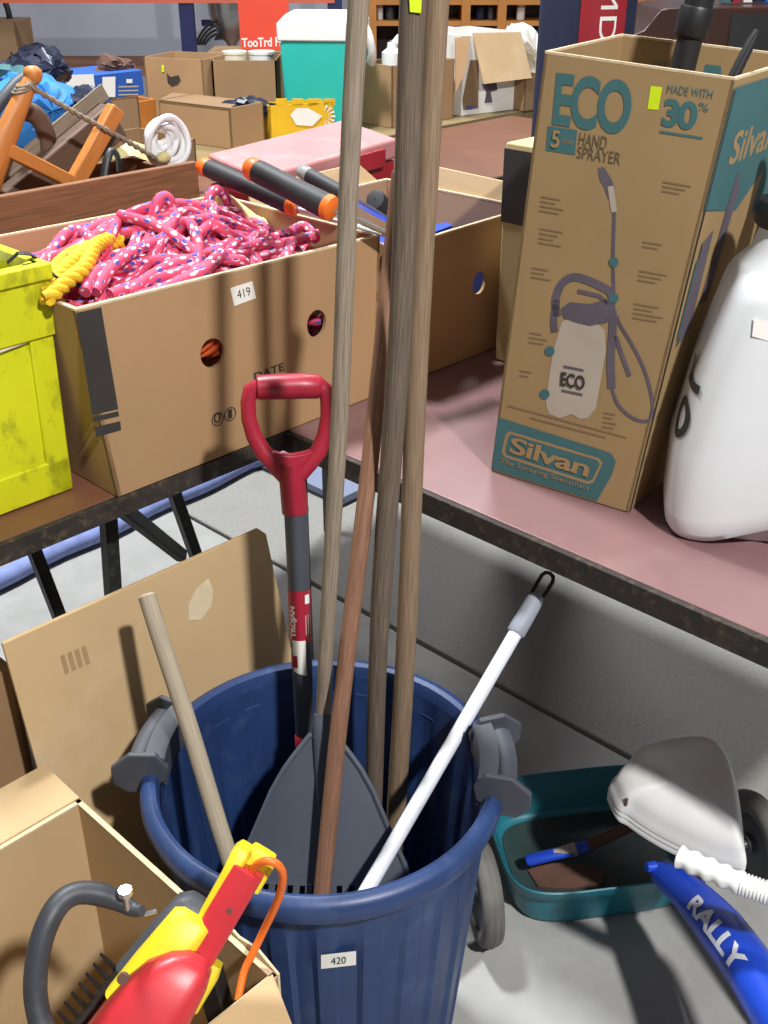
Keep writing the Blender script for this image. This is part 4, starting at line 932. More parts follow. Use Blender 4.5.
# body: widens below the handle towards the lower left
k0, k1 = PY(186, 970, 0.728), PY(135, 1045, 0.69)
kd = (k1 - k0)
kb0 = PY(182, 972, 0.727)
secs = [rrect(kb0 + kd*s + side*o, a, bb, 3.5) for s, a, bb, o in ((-0.25, .010, .012, .004), (-0.15, .022, .020, .002), (0.05, .032, .028, -.002), (0.3, .037, .034, -.004), (0.6, .041, .040, -.004), (1.0, .045, .044, -.002), (1.5, .048, .046, 0), (1.9, .044, .040, 0), (2.0, .03, .028, 0))]
body = obj('motor_housing', MB().loft(secs), D['bright_red'], ht, ang=55)
secs = [rrect(k0 + kd*s - side*(o + 0.008) - vw*0.022, a, bb, 3.5) for s, a, bb, o in ((-0.52, .014, .012, .014), (-0.46, .022, .018, .014), (-0.1, .024, .024, .016), (0.2, .027, .028, .016), (0.7, .030, .034, .016))]
obj('yellow_shell', MB().loft(secs), D['yellow'], ht, ang=55)
secs = [rrect(k0 + kd*s - side*0.03 - vw*0.036, a, bb, 3.5) for s, a, bb in ((-0.62, .010, .012), (-0.52, .019, .018), (0.0, .026, .024), (0.5, .03, .024))]
obj('grey_collar', MB().loft(secs), D['grey_plastic'], ht, ang=55)
secs = [rrect(k0 + kd*s + side*0.022 - vw*0.022, a, bb, 3.5) for s, a, bb in ((-0.15, .006, .010), (0.0, .010, .014), (0.4, .012, .018))]
obj('trigger_guard', MB().loft(secs), D['yellow'], ht, ang=55)
p = PY(124, 977, 0.655); obj('screw', MB().tube([p, p + vw*0.006], 0.005, 10), D['rust'], body)
# hoop handle
hp = [(142, 911, .74), (133, 909, .745), (118, 901, .75), (98, 894, .75), (78, 893, .745), (62, 901, .735), (50, 918, .72), (41, 942, .705), (36, 970, .69), (36, 1000, .675), (44, 1030, .66), (60, 1052, .65), (85, 1066, .65)]
path = smooth([PY(*q) for q in hp], 5); m_ = len(path)
obj('hoop_handle', MB().tube(path, [(0.0055 + 0.0055*min(1, i/14), 0.005 + 0.006*min(1, i/14)) for i in range(m_)], 14), D['hoop'], ht, ang=60)
a_ = PY(128, 909, .742); obj('wing_bolt', MB().tube([a_, a_ + ZU*0.022], 0.003, 8).tube([a_ + ZU*0.02, a_ + ZU*0.026], 0.007, 8), D['steel'], ht)
obj('bolt_wire', MB().tube([PY(133, 911, .74), PY(146, 914, .745), PY(156, 911, .75)], 0.0022, 8), D['steel'], ht)
# cutter bar and teeth pointing down into the carton
c0, c1 = PY(124, 965, 0.755), PY(58, 1052, 0.73)
cd = (c1 - c0).normalized(); obj('cutter_bar', MB().bar(c0, c1, 0.014, 0.006), D['black'], ht, bevel=0.001)
tn = V((-0.7, 0.3, 0.1)); tn = (tn - cd*tn.dot(cd)).normalized()
for i in range(8):
    p = c0 + (c1-c0)*(0.08 + 0.11*i); obj('tooth', MB().hexa([p - cd*0.0035 - ZU*0.002, p + cd*0.0035 - ZU*0.002, p + cd*0.0035 + ZU*0.002, p - cd*0.0035 + ZU*0.002], [p + tn*0.026 - cd*0.0015 - ZU*0.001, p + tn*0.026 + cd*0.0015 - ZU*0.001, p + tn*0.026 + cd*0.0015 + ZU*0.001, p + tn*0.026 - cd*0.0015 + ZU*0.001]), D['black_steel'], ht)
cp = smooth([PY(251, 872, .795), PY(258, 864, .79), PY(268, 861, .785), PY(279, 866, .785), PY(283, 878, .79), PY(278, 900, .80), PY(264, 930, .81), PY(252, 955, .80), PY(244, 972, .79), PY(238, 1000, .77)], 6)
obj('power_cord', MB().tube(cp, 0.0042, 10), D['orange'], ht, ang=60)
# black tool beside it
d0, d1 = PY(206, 962, 0.815), PY(236, 1010, 0.80)
bt = thing('black_tool', 'black tool with white lettering wedged at the right wall of the carton', 'tool', d1 - ZU*0.2)
obj('body', MB().bar(d0, d1 - ZU*0.15, 0.02, 0.03), D['black'], bt, bevel=0.003)

# ================================================================ TEAL TRAY
ty = thing('metal_tray', 'teal enamel tray with rounded corners on the concrete floor', 'tray', PZ(600, 850, 0.0))
fl_, fr_, bk_ = PZ(518, 905, 0.0), PZ(690, 903, 0.0), PZ(520, 800, 0.0)
e1 = V((1, 0.16, 0)).normalized(); e2 = V((-e1.y, e1.x, 0))
ha, hb_ = 0.158, 0.125; cen = PZ(602, 862, 0.0) - e1*0.027
def tsec(s, z, e=4.6):
    out = []
    for j in range(64):
        q = 2*math.pi*j/64; cx, sy = math.cos(q), math.sin(q)
        out.append(cen + e1*(math.copysign(abs(cx)**(2/e), cx)*(ha + s)) + e2*(math.copysign(abs(sy)**(2/e), sy)*(hb_ + s)) + ZU*z)
    return out
m = MB(); m.loft([tsec(-0.05, 0.002), tsec(-0.012, 0.002), tsec(-0.004, 0.006), tsec(0.0, 0.016), tsec(0.006, 0.066), tsec(0.012, 0.070), tsec(0.015, 0.088), tsec(0.0165, 0.092), tsec(0.0145, 0.094), tsec(0.0115, 0.091), tsec(0.009, 0.072), tsec(0.003, 0.068), tsec(-0.003, 0.018), tsec(-0.012, 0.010), tsec(-0.05, 0.010)], True, False)
k = len(m.v) - 64; m.quad([k + j for j in range(64)]); m.quad([j for j in range(64)][::-1])
obj('tray_pan', m, D['teal_steel'], ty, ang=50)
m = MB(); m.loft([tsec(-0.016, 0.0102), tsec(-0.017, 0.0125)]); obj('oily_residue', m, D['grime'], ty)
# old frame piece lying in the tray
f0, f1, f2 = PZ(526, 861, 0.05), PZ(588, 846, 0.07), PZ(636, 824, 0.09)
fp = thing('rusty_bar', 'bent rusty bar with blue painted end lying in the teal tray', 'bar', PZ(570, 860, 0.012))
obj('painted_end', MB().tube([f0, f0 + (f1-f0)*0.05, f1], [(0.006, 0.008), (0.008, 0.012), (0.008, 0.012)], 12), D['blue_paint'], fp)
obj('rusty_shank', MB().tube([f1 - (f1-f0)*0.02, (f1+f2)/2, f2, f2 + (f2-f1)*0.4], (0.007, 0.011), 12), D['rust'], fp)
obj('white_band', MB().tube([f0 + (f1-f0)*0.45, f0 + (f1-f0)*0.8], (0.0084, 0.0125), 12), D['pale_ink'], fp)
m = MB(); pts = [PZ(x, y, 0.0135) for x, y in ((528, 872), (540, 864), (580, 866), (606, 874), (600, 886), (566, 890), (538, 888))]
m.prism(pts, ZU*0.004); tag(obj('rusty_plate', m, D['rust']), 'flat rusty plate lying at the front of the teal tray', 'plate')

# ================================================================ CHILD'S TRICYCLE
tr = thing('tricycle', 'small tricycle with blue frame lettered RALLY, white seat and ribbed grip', 'tricycle', V((0.55, 1.2, 0.0)))
q0, q1, q2 = PZ(662, 872, 0.20), PZ(700, 905, 0.225), PZ(790, 1035, 0.29)
tp = smooth([q0, q1, (q1+q2)/2 + V((0.004, 0.004, 0.004)), q2, q2 + (q2-q1)*0.5], 8); mm = len(tp)
rr = [0.020 + 0.014*min(1, i/12) for i in range(mm)]
fo = obj('frame_tube', MB().tube(tp, rr, 24), D['blue_paint'], tr, ang=60)
obj('frame_bolt', MB().tube([q0 - V((0.012, 0, -0.012)), q0 - V((0.026, 0.004, -0.014))], [0.009, 0.007], 12), D['blue_paint'], fo)
# lettering wrapped on the tube
def row_of(p):
    p = p - CAM; return 512 + FPX*(-(p.y*SP + p.z*CP))/(p.y*CP - p.z*SP)
i0 = min(range(mm), key=lambda i: abs(row_of(tp[i]) - 908)); i1 = min(range(mm), key=lambda i: abs(row_of(tp[i]) - 984))
def on_tube(s, ang_):
    f = i0 + (i1 - i0)*s; k = min(int(f), mm-2); g = f - k; p = tp[k]*(1-g) + tp[k+1]*g; r_ = rr[k]*(1-g) + rr[k+1]*g
    d = (tp[i1] - tp[i0]).normalized(); fw = CAM - p; fw = (fw - d*fw.dot(d)).normalized(); sd = d.cross(fw).normalized()
    return p + (fw*math.cos(ang_) + sd*math.sin(ang_))*(r_ + 0.0012)
text_on('RALLY', lambda x, y: on_tube(0.02 + 0.93*x, 0.62 - 0.80*y) , D['white_pole'], fo, bold=0.04, space=1.0, cuts=8)
# wheel behind
wheel(tr, V((0.632, 1.375, 0.09)), V((0.97, 0.25, 0)).normalized(), 0.09, 0.034, 'grey_plastic')
obj('axle', MB().tube([V((0.572, 1.36, 0.09)), V((0.65, 1.38, 0.09))], 0.007, 10), D['steel'], tr)
obj('seat_stem', MB().tube([q1 + V((0.0, 0.01, 0.0)), V((0.45, 1.21, 0.225)), V((0.455, 1.25, 0.285))], 0.011, 12), D['rust'], tr)
obj('rear_stay', MB().tube(smooth([q1 + V((0.0, 0.01, -0.004)), V((0.50, 1.27, 0.17)), V((0.55, 1.335, 0.14)), V((0.575, 1.36, 0.09))], 5), 0.011, 12), D['rust'], tr)
obj('fork', MB().tube([q2 - (q2-q1)*0.1, V((q2.x + 0.03, q2.y - 0.05, 0.15)), V((q2.x + 0.05, q2.y - 0.06, 0.10))], 0.012, 12), D['blue_paint'], tr)
wheel(tr, V((q2.x + 0.06, q2.y - 0.07, 0.10)), V((0.95, -0.3, 0)).normalized(), 0.10, 0.034, 'white')
# seat: moulded saddle, outline placed on the floor plan, domed, with a ribbed lower lip
so = [(608, 789), (613, 780), (622, 771), (634, 757), (650, 751), (672, 746), (700, 744), (718, 750), (730, 766), (737, 790), (741, 815), (744, 845), (745, 868), (722, 864), (700, 855), (680, 846), (660, 836), (642, 825), (628, 815), (617, 808)]
zs = [.30, .305, .315, .335, .35, .36, .36, .355, .345, .335, .325, .31, .29, .285, .285, .285, .285, .288, .292, .296]
outl = [PZ(x, y, z) for (x, y), z in zip(so, zs)]; outl = smooth(outl + [outl[0]], 4)[:-1]; no = len(outl)
ctr = sum(outl, V((0,0,0)))/no
def ring_(f, dz): return [ctr + (p - ctr)*f + ZU*(dz + (p.z - ctr.z)*(f-1)*0.0) for p in outl]
secs = [ring_(0.90, -0.02), ring_(0.99, -0.022), ring_(1.0, -0.020), ring_(1.0, -0.0145), ring_(0.975, -0.013), ring_(0.975, -0.0115), ring_(1.0, -0.010), ring_(1.0, -0.005), ring_(0.975, -0.0035), ring_(0.975, -0.002), ring_(1.0, -0.0005), ring_(0.995, 0.004), ring_(0.96, 0.010), ring_(0.93, 0.014), ring_(0.91, 0.024), ring_(0.84, 0.032), ring_(0.70, 0.037), ring_(0.5, 0.039), ring_(0.25, 0.039)]
m = MB(); m.loft(secs, True, True); seat = obj('seat', m, D['white'], tr, ang=50)
for x, y in ((620.5, 789), (626.5, 800)):
    p = PP(x, y, ctr + ZU*0.0, ZU); p.z = 0.318
    p = PZ(x, y, 0.318); obj('rivet', MB().tube([p - ZU*0.01, p + ZU*0.0025], 0.0026, 8), D['rust'], seat)
# handlebar and grip
ga, gb, gc = PZ(678, 856, 0.40), PZ(742, 884, 0.405), PZ(800, 905, 0.41)
gd = (gb-ga); secs = []; path = []; rs = []
for i in range(41):
    s = i/40; path.append(ga + gd*s); rs.append((0.0145 + 0.0018*math.sin(s*2*math.pi*4.2 + 1.2), 0.0135 + 0.0007*math.sin(s*2*math.pi*4.2 + 1.2)) if 0 < i else (0.011, 0.010))
gp_ = obj('grip', MB().tube(path, rs, 18, up=V((0.4, -0.9, -0.3))), D['white'], tr, ang=60)
path = []; rs = []; gd2 = gc - gb
for i in range(64): path.append(gb + gd2*(i/63)); rs.append(0.0155 if i % 4 < 2 else 0.0135)
obj('ribbed_collar', MB().tube(path, rs, 18), D['white'], gp_, ang=30)
hb1 = gc + gd2*0.2
obj('handlebar', MB().tube(smooth([ga + gd*0.02, gb, gc, gc + gd2*0.6, V((q2.x+0.06, q2.y-0.02, 0.36)), V((q2.x+0.035, q2.y-0.035, 0.28))], 6), 0.0095, 12), D['steel'], tr)

# ================================================================ WOODEN CRATE WITH TOOLS (behind rope carton)
wz = 1.064
wcr = thing('wooden_crate', 'brown wooden plank crate behind the rope carton holding old saws', 'crate', UW(-0.2, 0.69, 0.742))
u0, u1, w0, w1 = -0.72, 0.238, 0.50, 0.772
for zlo, zhi in ((0.744, 0.90), (0.904, wz)):
    obj('plank', MB().uwbox(u0, u1, w0, w0+0.016, zlo, zhi), D['crate_wood'], wcr, bevel=0.002)
    obj('plank', MB().uwbox(u0, u1, w1-0.016, w1, zlo, zhi-0.03), D['crate_wood'], wcr, bevel=0.002)
    obj('end_board', MB().uwbox(u1-0.016, u1, w0+0.0165, w1-0.0165, zlo, zhi-0.02), D['crate_wood'], wcr, bevel=0.002)
    obj('end_board', MB().uwbox(u0, u0+0.016, w0+0.0165, w1-0.0165, zlo, zhi-0.02), D['crate_wood'], wcr, bevel=0.002)
obj('base_board', MB().uwbox(u0+0.017, u1-0.017, w0+0.017, w1-0.017, 0.744, 0.756), D['crate_wood'], wcr)
# frame saw
wS = 0.60
def PS(x, y, w=wS): return PW(x, y, w)
fs = thing('frame_saw', 'old wooden frame saw with orange varnished arms and twisted cord', 'saw', PS(40, 190) - ZU*0.1)
k = [PS(-22, 225), PS(-10, 180), PS(5, 138), PS(18, 108), PS(27, 88), PS(31, 79)]
obj('cheek', MB().tube(k, [(0.019, 0.014), (0.024, 0.015), (0.022, 0.015), (0.018, 0.014), (0.015, 0.013), (0.012, 0.011)], 14, up=U), D['saw_wood'], fs, ang=60)
obj('knob', MB().tube([PS(30, 82), PS(32, 78), PS(33, 73), PS(34, 68), PS(34, 65.5)], [0.011, 0.0155, 0.017, 0.013, 0.004], 14), D['saw_wood'], fs, ang=60)
obj('cheek', MB().bar(PS(74, 184), PS(116, 108), 0.030, 0.024, up=W), D['saw_wood'], fs, bevel=0.003)
obj('stretcher', MB().bar(PS(4, 148), PS(73, 183), 0.024, 0.028, up=W), D['saw_wood'], fs, bevel=0.003)
m = MB(); twisted(m, smooth([PS(26, 84, wS-.012), PS(60, 104, wS-.014), PS(95, 124, wS-.016), PS(130, 143, wS-.012), PS(158, 160, wS-.01)], 10), 0.0028, 0.0034, 2, 0.03)
for j in range(3): m.tube([PS(22 + j*2, 90 - j*3.2, wS) + (U*math.cos(q)*0.017 + W*math.sin(q)*0.013) + ZU*0.004*math.cos(q) for q in [2*math.pi*i/20 for i in range(20)]], 0.0028, 6, ring=True)
obj('cord', m, D['pole_grey'], fs, ang=80)
obj('cord_knot', MB().tube([PS(157, 160, wS-.01), PS(161, 158, wS-.01), PS(166, 157, wS-.01), PS(170, 158, wS-.01)], [0.004, 0.011, 0.011, 0.004], 10), D['rope_cream'], fs)
# wooden plane
wp_ = 0.70
pn = thing('wooden_plane', 'dark brown wooden hand plane with curved tote in the plank crate', 'hand plane', PS(60, 190, wp_) - ZU*0.1)
a, b_ = PS(5, 205, wp_), PS(108, 118, wp_)
obj('stock', MB().bar(a, b_, 0.07, 0.075, up=W), D['plane_wood'], pn, bevel=0.004)
tt = smooth([PS(48, 150, wp_), PS(47, 138, wp_), PS(42, 124, wp_), PS(34, 114, wp_), PS(22, 111, wp_), PS(14, 116, wp_)], 5)
obj('tote', MB().tube(tt, (0.018, 0.014), 12, up=U), D['plane_wood'], pn, ang=60)
obj('sole_plate', MB().bar(a + ZU*0.05, b_ + ZU*0.05, 0.03, 0.004, up=W), D['pole_grey'], pn)
tag(obj('sacking', MB().loft([[PS(105 + 58*i/8, 158 + 3*math.sin(i*1.3) + (0 if s == 0 else -24 + 10*s - 6*(i/8 - .5)), 0.66 + 0.03*s) for i in range(9)] for s in (0, 1, 2)], closed=False, cap=False), D['rope_cream'], recalc=False), 'pale sacking folded inside the plank crate near the coil', 'sacking')
tag(obj('grey_pipe', MB().tube([PS(-12, 118, .73), PS(2, 100, .73), PS(16, 84, .735), PS(24, 78, .74)], 0.012, 10), D['grey_plastic']), 'grey rounded bar behind the frame saw knob', 'bar')
tag(obj('strap_loop', MB().tube(smooth([PS(104, 178, .62), PS(107, 160, .625), PS(112, 150, .63), PS(118, 158, .625), PS(119, 172, .62)], 6), (0.004, 0.008), 8), D['black'], ang=60), 'black strap loop beside the right arm of the frame saw', 'strap')

# ================================================================ THINGS ON THE TABLES BEHIND, LEFT
def blob(pts, w, base, mat, name, label, cat, depth=0.16, seed=1):
    # crumpled soft thing: front outline on plane w, puffed in depth, resting at height base
    rnd = random.Random(seed); o = [PW(x, y, w) for x, y in pts]; c = sum(o, V((0,0,0)))/len(o); o = smooth(o + [o[0]], 4)[:-1]
    secs = []
    for f, dpt in ((0.0, -0.5), (0.45, -0.46), (0.75, -0.36), (0.93, -0.2), (1.0, 0.0), (0.93, 0.2), (0.75, 0.36), (0.45, 0.46), (0.0, 0.5)):
        secs.append([c + (p - c)*max(f, 0.02) + W*(depth*dpt) + V((rnd.uniform(-1, 1), rnd.uniform(-1, 1), rnd.uniform(-1, 1)))*0.010*min(1, f + .3) for p in o])
    ob_ = obj(name, MB().loft(secs), D[mat], ang=35)
    return tag(ob_, label, cat)
lt2 = table('trestle_table', 'brown table at the far left carrying the blue jacket and dark bag', -0.6, 1.12, 1.42, 2.2, 'brown_top', [(UW(u, w, TZ-0.03), UW(u, w)) for u in (-0.5, 1.02) for w in (1.5, 2.1)])
lc = carton('low_carton', 'low brown carton under the blue jacket on the far left table', uwc(0.2, 0.95, 1.46, 1.74, Z1), uwc(0.2, 0.95, 1.46, 1.74, 0.90), 'card_dark', edge=False)
blob([(-30, 150), (-30, 95), (0, 82), (18, 74), (45, 76), (70, 88), (80, 96), (74, 118), (60, 135), (30, 150)], 1.60, .9, 'blue_cloth', 'blue_jacket', 'bright blue nylon jacket heaped behind the saw knob', 'jacket', 0.2, 2)
blob([(66, 104), (72, 92), (85, 87), (98, 90), (107, 103), (110, 116), (104, 128), (88, 134), (70, 122)], 1.53, .9, 'dark_bag', 'dark_bag', 'small dark navy bag lying against the blue jacket', 'bag', 0.14, 3)
blob([(6, 66), (18, 56), (34, 48), (44, 46), (54, 54), (64, 68), (62, 80), (30, 84), (4, 80)], 1.78, .9, 'dark_bag', 'black_bin_liner', 'glossy black bag on top of the heap behind the blue jacket', 'bag', 0.2, 4)
blob([(-20, 84), (-20, 66), (0, 64), (22, 68), (26, 80), (10, 88)], 1.77, .9, 'teal_ink', 'green_cloth', 'dull green cloth beside the blue jacket at the left edge', 'cloth', 0.16, 5)
# red-brown drawer box and coil
db = carton('wooden_box', 'small red-brown wooden box standing behind the white coil', [PZ(112, 143, Z1)]*1 + [PZ(156, 135, Z1)] + [PZ(156, 135, Z1) + W*0.28, PZ(112, 143, Z1) + W*0.28], [PY(112, 107, PZ(112, 143, Z1).y), PY(156, 99, PZ(156, 135, Z1).y), PY(156, 99, PZ(156, 135, Z1).y) + W*0.28, PY(112, 107, PZ(112, 143, Z1).y) + W*0.28], 'saw_wood', th=0.012, edge=False, cat='box')
yb = UW(0.40, 0.98, 0)
cl = PW(168, 142, 0.60); m = MB()
for i in range(6):
    rr_ = 0.047 - 0.006*i; cc_ = cl + W*(0.02*i*0.3) + ZU*(0.004*(i % 3)) + U*0.003*(i % 2)
    m.tube([cc_ + U*rr_*math.cos(q) + ZU*rr_*0.98*math.sin(q) + W*0.006*math.sin(q*2 + i) for q in [2*math.pi*j/36 for j in range(36)]], 0.0066, 8, ring=True)
tag(obj('cable_coil', m, D['cable_white'], ang=80), 'coil of white cable propped on the end of the plank crate', 'cable coil')

# ================================================================ FAR TABLE
def YC(px, py, z=Z1): return PZ(px, py, z)
def boxcart(name, label, fl, fr, h, dep, mat, ang_dir=None, flare=0.0, cat='carton', closed=False):
    e = (fr-fl).normalized(); dd = V((-e.y, e.x, 0))*dep
    b = [fl, fr, fr+dd, fl+dd]; t = [p + ZU*h for p in b]
    o = carton(name, label, b, t, mat, edge=False, cat=cat)
    o['plane'] = facing(fl, fr-fl, ZU)
    if closed: obj('top_panel', MB().hexa([p - ZU*0.002 for p in t], [p + ZU*0.004 for p in t]), D[mat], o['root'])
    return o
def hrow(p, py):                             # height above p of image row py (same plan position)
    return PY(384, py, p.y).z - p.z
f0 = YC(160, 138); f1 = V((f0.x + 0.33, f0.y - 0.02, f0.z))
f0, f1 = YC(162, 139), YC(232, 149)
bx = boxcart('shoe_carton', 'low tan carton with white label in front of the taller tan carton', f0, f1, hrow(f0, 100), 0.18, 'card', cat='carton')
obj('lid', MB().hexa([f0 + ZU*(hrow(f0, 100)-0.01), f1 + ZU*(hrow(f0, 100)-0.01), f1 + V((0.02, 0.24, 0)) + ZU*(hrow(f0, 100)-0.01), f0 + V((0.02, 0.24, 0)) + ZU*(hrow(f0, 100)-0.01)], [f0 + ZU*hrow(f0, 100), f1 + ZU*hrow(f0, 100), f1 + V((0.02, 0.2, 0.0)) + ZU*hrow(f0, 100), f0 + V((0.02, 0.2, 0.0)) + ZU*hrow(f0, 100)]), D['card_dark'], bx['root'])
# tall carton with torn hole
g0, g1 = YC(148, 128), YC(208, 132)
g0 = PZ(150, 126, Z1) ; g1 = PZ(207, 130, Z1)
tcn = boxcart('tall_carton', 'open tan carton with torn hole and yellow sticker behind the low carton', g0, g1, hrow(g0, 57), 0.22, 'card')
pl_ = tcn['plane']; fpn = tcn[('front_panel', 0)]
decal('torn_hole', [[(167, 73), (171, 77), (179, 75), (181, 80), (178, 84), (172, 86), (168, 82)]], pl_, D['black_ink'], fpn, off=0.003)
decal('yellow_sticker', [[(162, 65), (164.5, 65), (164.5, 72), (162, 72)]], pl_, D['lime'], fpn, off=0.003)
g2 = g1 + V((0.42, 0.12, 0))
gc_ = boxcart('olive_carton', 'dull olive carton with clear wrapping left of the green cooler', YC(216, 128), YC(279, 128), hrow(g1, 62), 0.3, 'card_dark')
for x, wd_, z, mt_, lab, nm in ((235, 24, 0.03, 'cream', 'round cream tub on the olive carton', 'tub'), (262, 26, 0.04, 'white', 'white tub behind the red poster foot on the olive carton', 'tub')):
    p = PY(x, 62, YC(240, 128).y + 0.15); s = wd_/1100*p.y*0.5/1.05
    tag(obj(nm, MB().lathe([(0.001, 0), (s*0.93, 0), (s*0.96, 0.028), (s, 0.03), (s, 0.04), (0.001, 0.042)], p, 24), D[mt_]), lab, 'tub')
blob([(214, 108), (226, 102), (245, 98), (262, 100), (280, 106), (284, 114), (250, 116), (220, 114)], 2.05, .9, 'dark_bag', 'dark_cloth', 'dark crumpled cloth between the cartons and the cooler', 'cloth', 0.1, 8)
# yellow printed box
y0, y1 = YC(271, 140), YC(334, 135)
ybx = boxcart('yellow_box', 'low yellow printed fruit box with cut-out sides before the cooler', y0, y1, hrow(y0, 106), 0.09, 'yellow_print', cat='box')
yp = ybx['plane']; yf = ybx[('front_panel', 0)]
decal('printed_panel', [[(290, 115), (296, 108), (308, 108), (322, 116), (312, 126), (296, 125)]], yp, D['paper'], yf, off=0.003)
for i in range(7):
    a = -1.2 + 0.4*i; decal('printed_ray', [[(322 + 5*math.cos(a), 116 + 5*math.sin(a)), (322 + 13*math.cos(a-.1), 116 + 12*math.sin(a-.1)), (322 + 13*math.cos(a+.1), 116 + 12*math.sin(a+.1))]], yp, D['paper'], yf, off=0.003)
for i in range(4):
    x = 276 + 16*i; a = PP(x, 106, *yp); c = PP(x + 11, 105, *yp); obj('tab', MB().hexa([a, c, c + V((0, .006, 0)), a + V((0, .006, 0))], [a + ZU*0.025, c + ZU*0.022, c + V((0, .006, .022)), a + V((0, .006, .025))]), D['yellow_print'], ybx['root'])
# cooler
k0, k1 = YC(287, 131), YC(358, 132)
e = (k1-k0).normalized(); dd = V((-e.y, e.x, 0))*0.26; H = hrow(k0, 41)
cx = thing('cool_box', 'sea green cool box with white lid and swing handle on the far table', 'cool box', (k0+k1)/2 + dd*0.5)
o1 = e*0.014
obj('body', MB().hexa([k0, k1, k1+dd, k0+dd], [k0-o1-dd*0.03+ZU*H, k1+o1-dd*0.03+ZU*H, k1+o1+dd*1.03+ZU*H, k0-o1+dd*1.03+ZU*H]), D['cooler'], cx, bevel=0.012, seg=3)
L0, L1 = k0 - e*0.022 - dd*0.06 + ZU*H, k1 + e*0.022 - dd*0.06 + ZU*H; D2 = dd*1.12; h2 = hrow(k0, 22) - H; h3 = hrow(k0, 14) - H
obj('lid', MB().hexa([L0, L1, L1+D2, L0+D2], [L0+ZU*h2, L1+ZU*h2, L1+D2+ZU*h2, L0+D2+ZU*h2]), D['white'], cx, bevel=0.006)
obj('lid_top', MB().hexa([L0+e*0.0+ZU*(h2-.004), L1+ZU*(h2-.004), L1+D2+ZU*(h2-.004), L0+D2+ZU*(h2-.004)], [L0+e*.03+dd*.15+ZU*h3, L1-e*.03+dd*.15+ZU*h3, L1-e*.03+D2-dd*.15+ZU*h3, L0+e*.03+D2-dd*.15+ZU*h3]), D['white'], cx, bevel=0.006)
hp1 = L1 + e*0.004 + dd*0.5
obj('swing_handle', MB().tube(smooth([hp1 + ZU*h2*0.8 - dd*0.4, hp1 + e*0.02 + ZU*0.02 - dd*0.5, hp1 + e*0.03 - ZU*0.04 - dd*0.45, hp1 + e*0.02 - ZU*0.075 - dd*0.3], 5), (0.02, 0.012), 10), D['white'], cx, ang=60)
# cartons right of the cooler
c0_, c1_ = YC(392, 128), YC(453, 118)
bc = boxcart('brown_carton', 'plain brown carton between the cooler and the white printed box', c0_, c1_, hrow(c0_, 66), 0.2, 'card')
for x, mt_, lab in ((392, 'white', 'white bottle lying at the left in the plain brown carton'), (412, 'grey_plastic', 'grey jar standing in the plain brown carton behind the poles')):
    p = PY(x, 66, c0_.y + 0.12); tag(obj('bottle', MB().tube([p - ZU*0.2, p + ZU*0.05, p + ZU*0.065, p + ZU*0.085], [0.04, 0.04, 0.02, 0.018], 16), D[mt_]), lab, 'bottle')
w0_, w1_ = YC(460, 116), YC(516, 109)
wbx = boxcart('white_box', 'white printed appliance box with a drooping cardboard flap', w0_, w1_, hrow(w0_, 36), 0.32, 'paper', cat='box')
wpl = wbx['plane']; wf = wbx[('front_panel', 0)]
text_px('BEST', (466, 110), (475, 109), (466, 106), wpl, D['blue_print'], wf, 0.03, off=0.003)
decal('printed_picture', [[(481, 84), (496, 82), (497, 90), (490, 92), (492, 102), (484, 103), (486, 92)]], wpl, D['purple_ink'], wf, off=0.003)
decal('printed_shade', [[(470, 60), (478, 60), (478, 108), (463, 110), (462, 100)]], wpl, D['faint_ink'], wf, off=0.002)
zt = w0_.z + hrow(w0_, 36)
fA, fB = PP(473, 33, *wpl), PP(521, 32, *wpl)
fC, fD = PP(532, 78, wpl[0] + wpl[1]*0.07, wpl[1]), PP(484, 84, wpl[0] + wpl[1]*0.07, wpl[1])
obj('flap', MB().prism([fA, fB, fC, fD], -wpl[1]*0.006), D['card_light'], wbx['root'])
fE = PP(455, 38, *wpl) + wpl[1]*0.01
obj('flap', MB().prism([PP(456, 38, *wpl), PP(470, 36, *wpl), PP(466, 70, wpl[0] + wpl[1]*.05, wpl[1]), PP(456, 92, wpl[0] + wpl[1]*.05, wpl[1])], -wpl[1]*0.006), D['card'], wbx['root'])
p0, p1 = YC(524, 111), YC(548, 107)
boxcart('brown_carton', 'small brown carton at the right end of the far table', p0, p1, hrow(p0, 78), 0.14, 'card_dark')
blob([(505, 30), (515, 24), (530, 26), (538, 44), (540, 84), (532, 86), (528, 60), (518, 50)], 2.35, .9, 'paper', 'plastic_bag', 'white plastic bag beside the navy sports bag', 'bag', 0.12, 9)
blob([(392, 40), (410, 32), (445, 28), (480, 30), (500, 34), (496, 44), (440, 46), (398, 48)], 2.6, .9, 'paper', 'white_sheets', 'heap of white sheets on the far table behind the cartons', 'paper heap', 0.2, 10)

# ================================================================ NAVY SPORTS BAG
gb_c = PY(582, 60, 2.62); gbx, gby = gb_c.x, gb_c.y
gbag = thing('sports_bag', 'tall navy bag with red panel and white letters behind the sprayer box', 'bag', V((gbx, gby, 0)))
m = MB(); secs = []
for z, a, bb in ((0.002, .085, .09), (0.02, .10, .105), (0.4, .104, .11), (0.9, .104, .11), (1.3, .104, .11), (1.62, .108, .112), (1.64, .10, .10)):
    lean = -0.02 + 0.03*z
    secs.append([V((gbx + lean*0.2 + a*math.cos(q), gby + bb*math.sin(q), z)) for q in [2*math.pi*i/28 for i in range(28)]])
m.loft(secs); gb_ = obj('bag_body', m, D['navy'], gbag, ang=50)
def BG(a, z, off=0.002): return V((gbx + (-0.02+0.03*z)*0.2 + (0.104+off)*math.cos(a), gby + (0.11+off)*math.sin(a), z))
m = MB(); a0, a1 = R(-108), R(-52)
for z in (0.5, 1.58):
    for i in range(9): m.v.append(BG(a0 + (a1-a0)*i/8, z, 0.003))
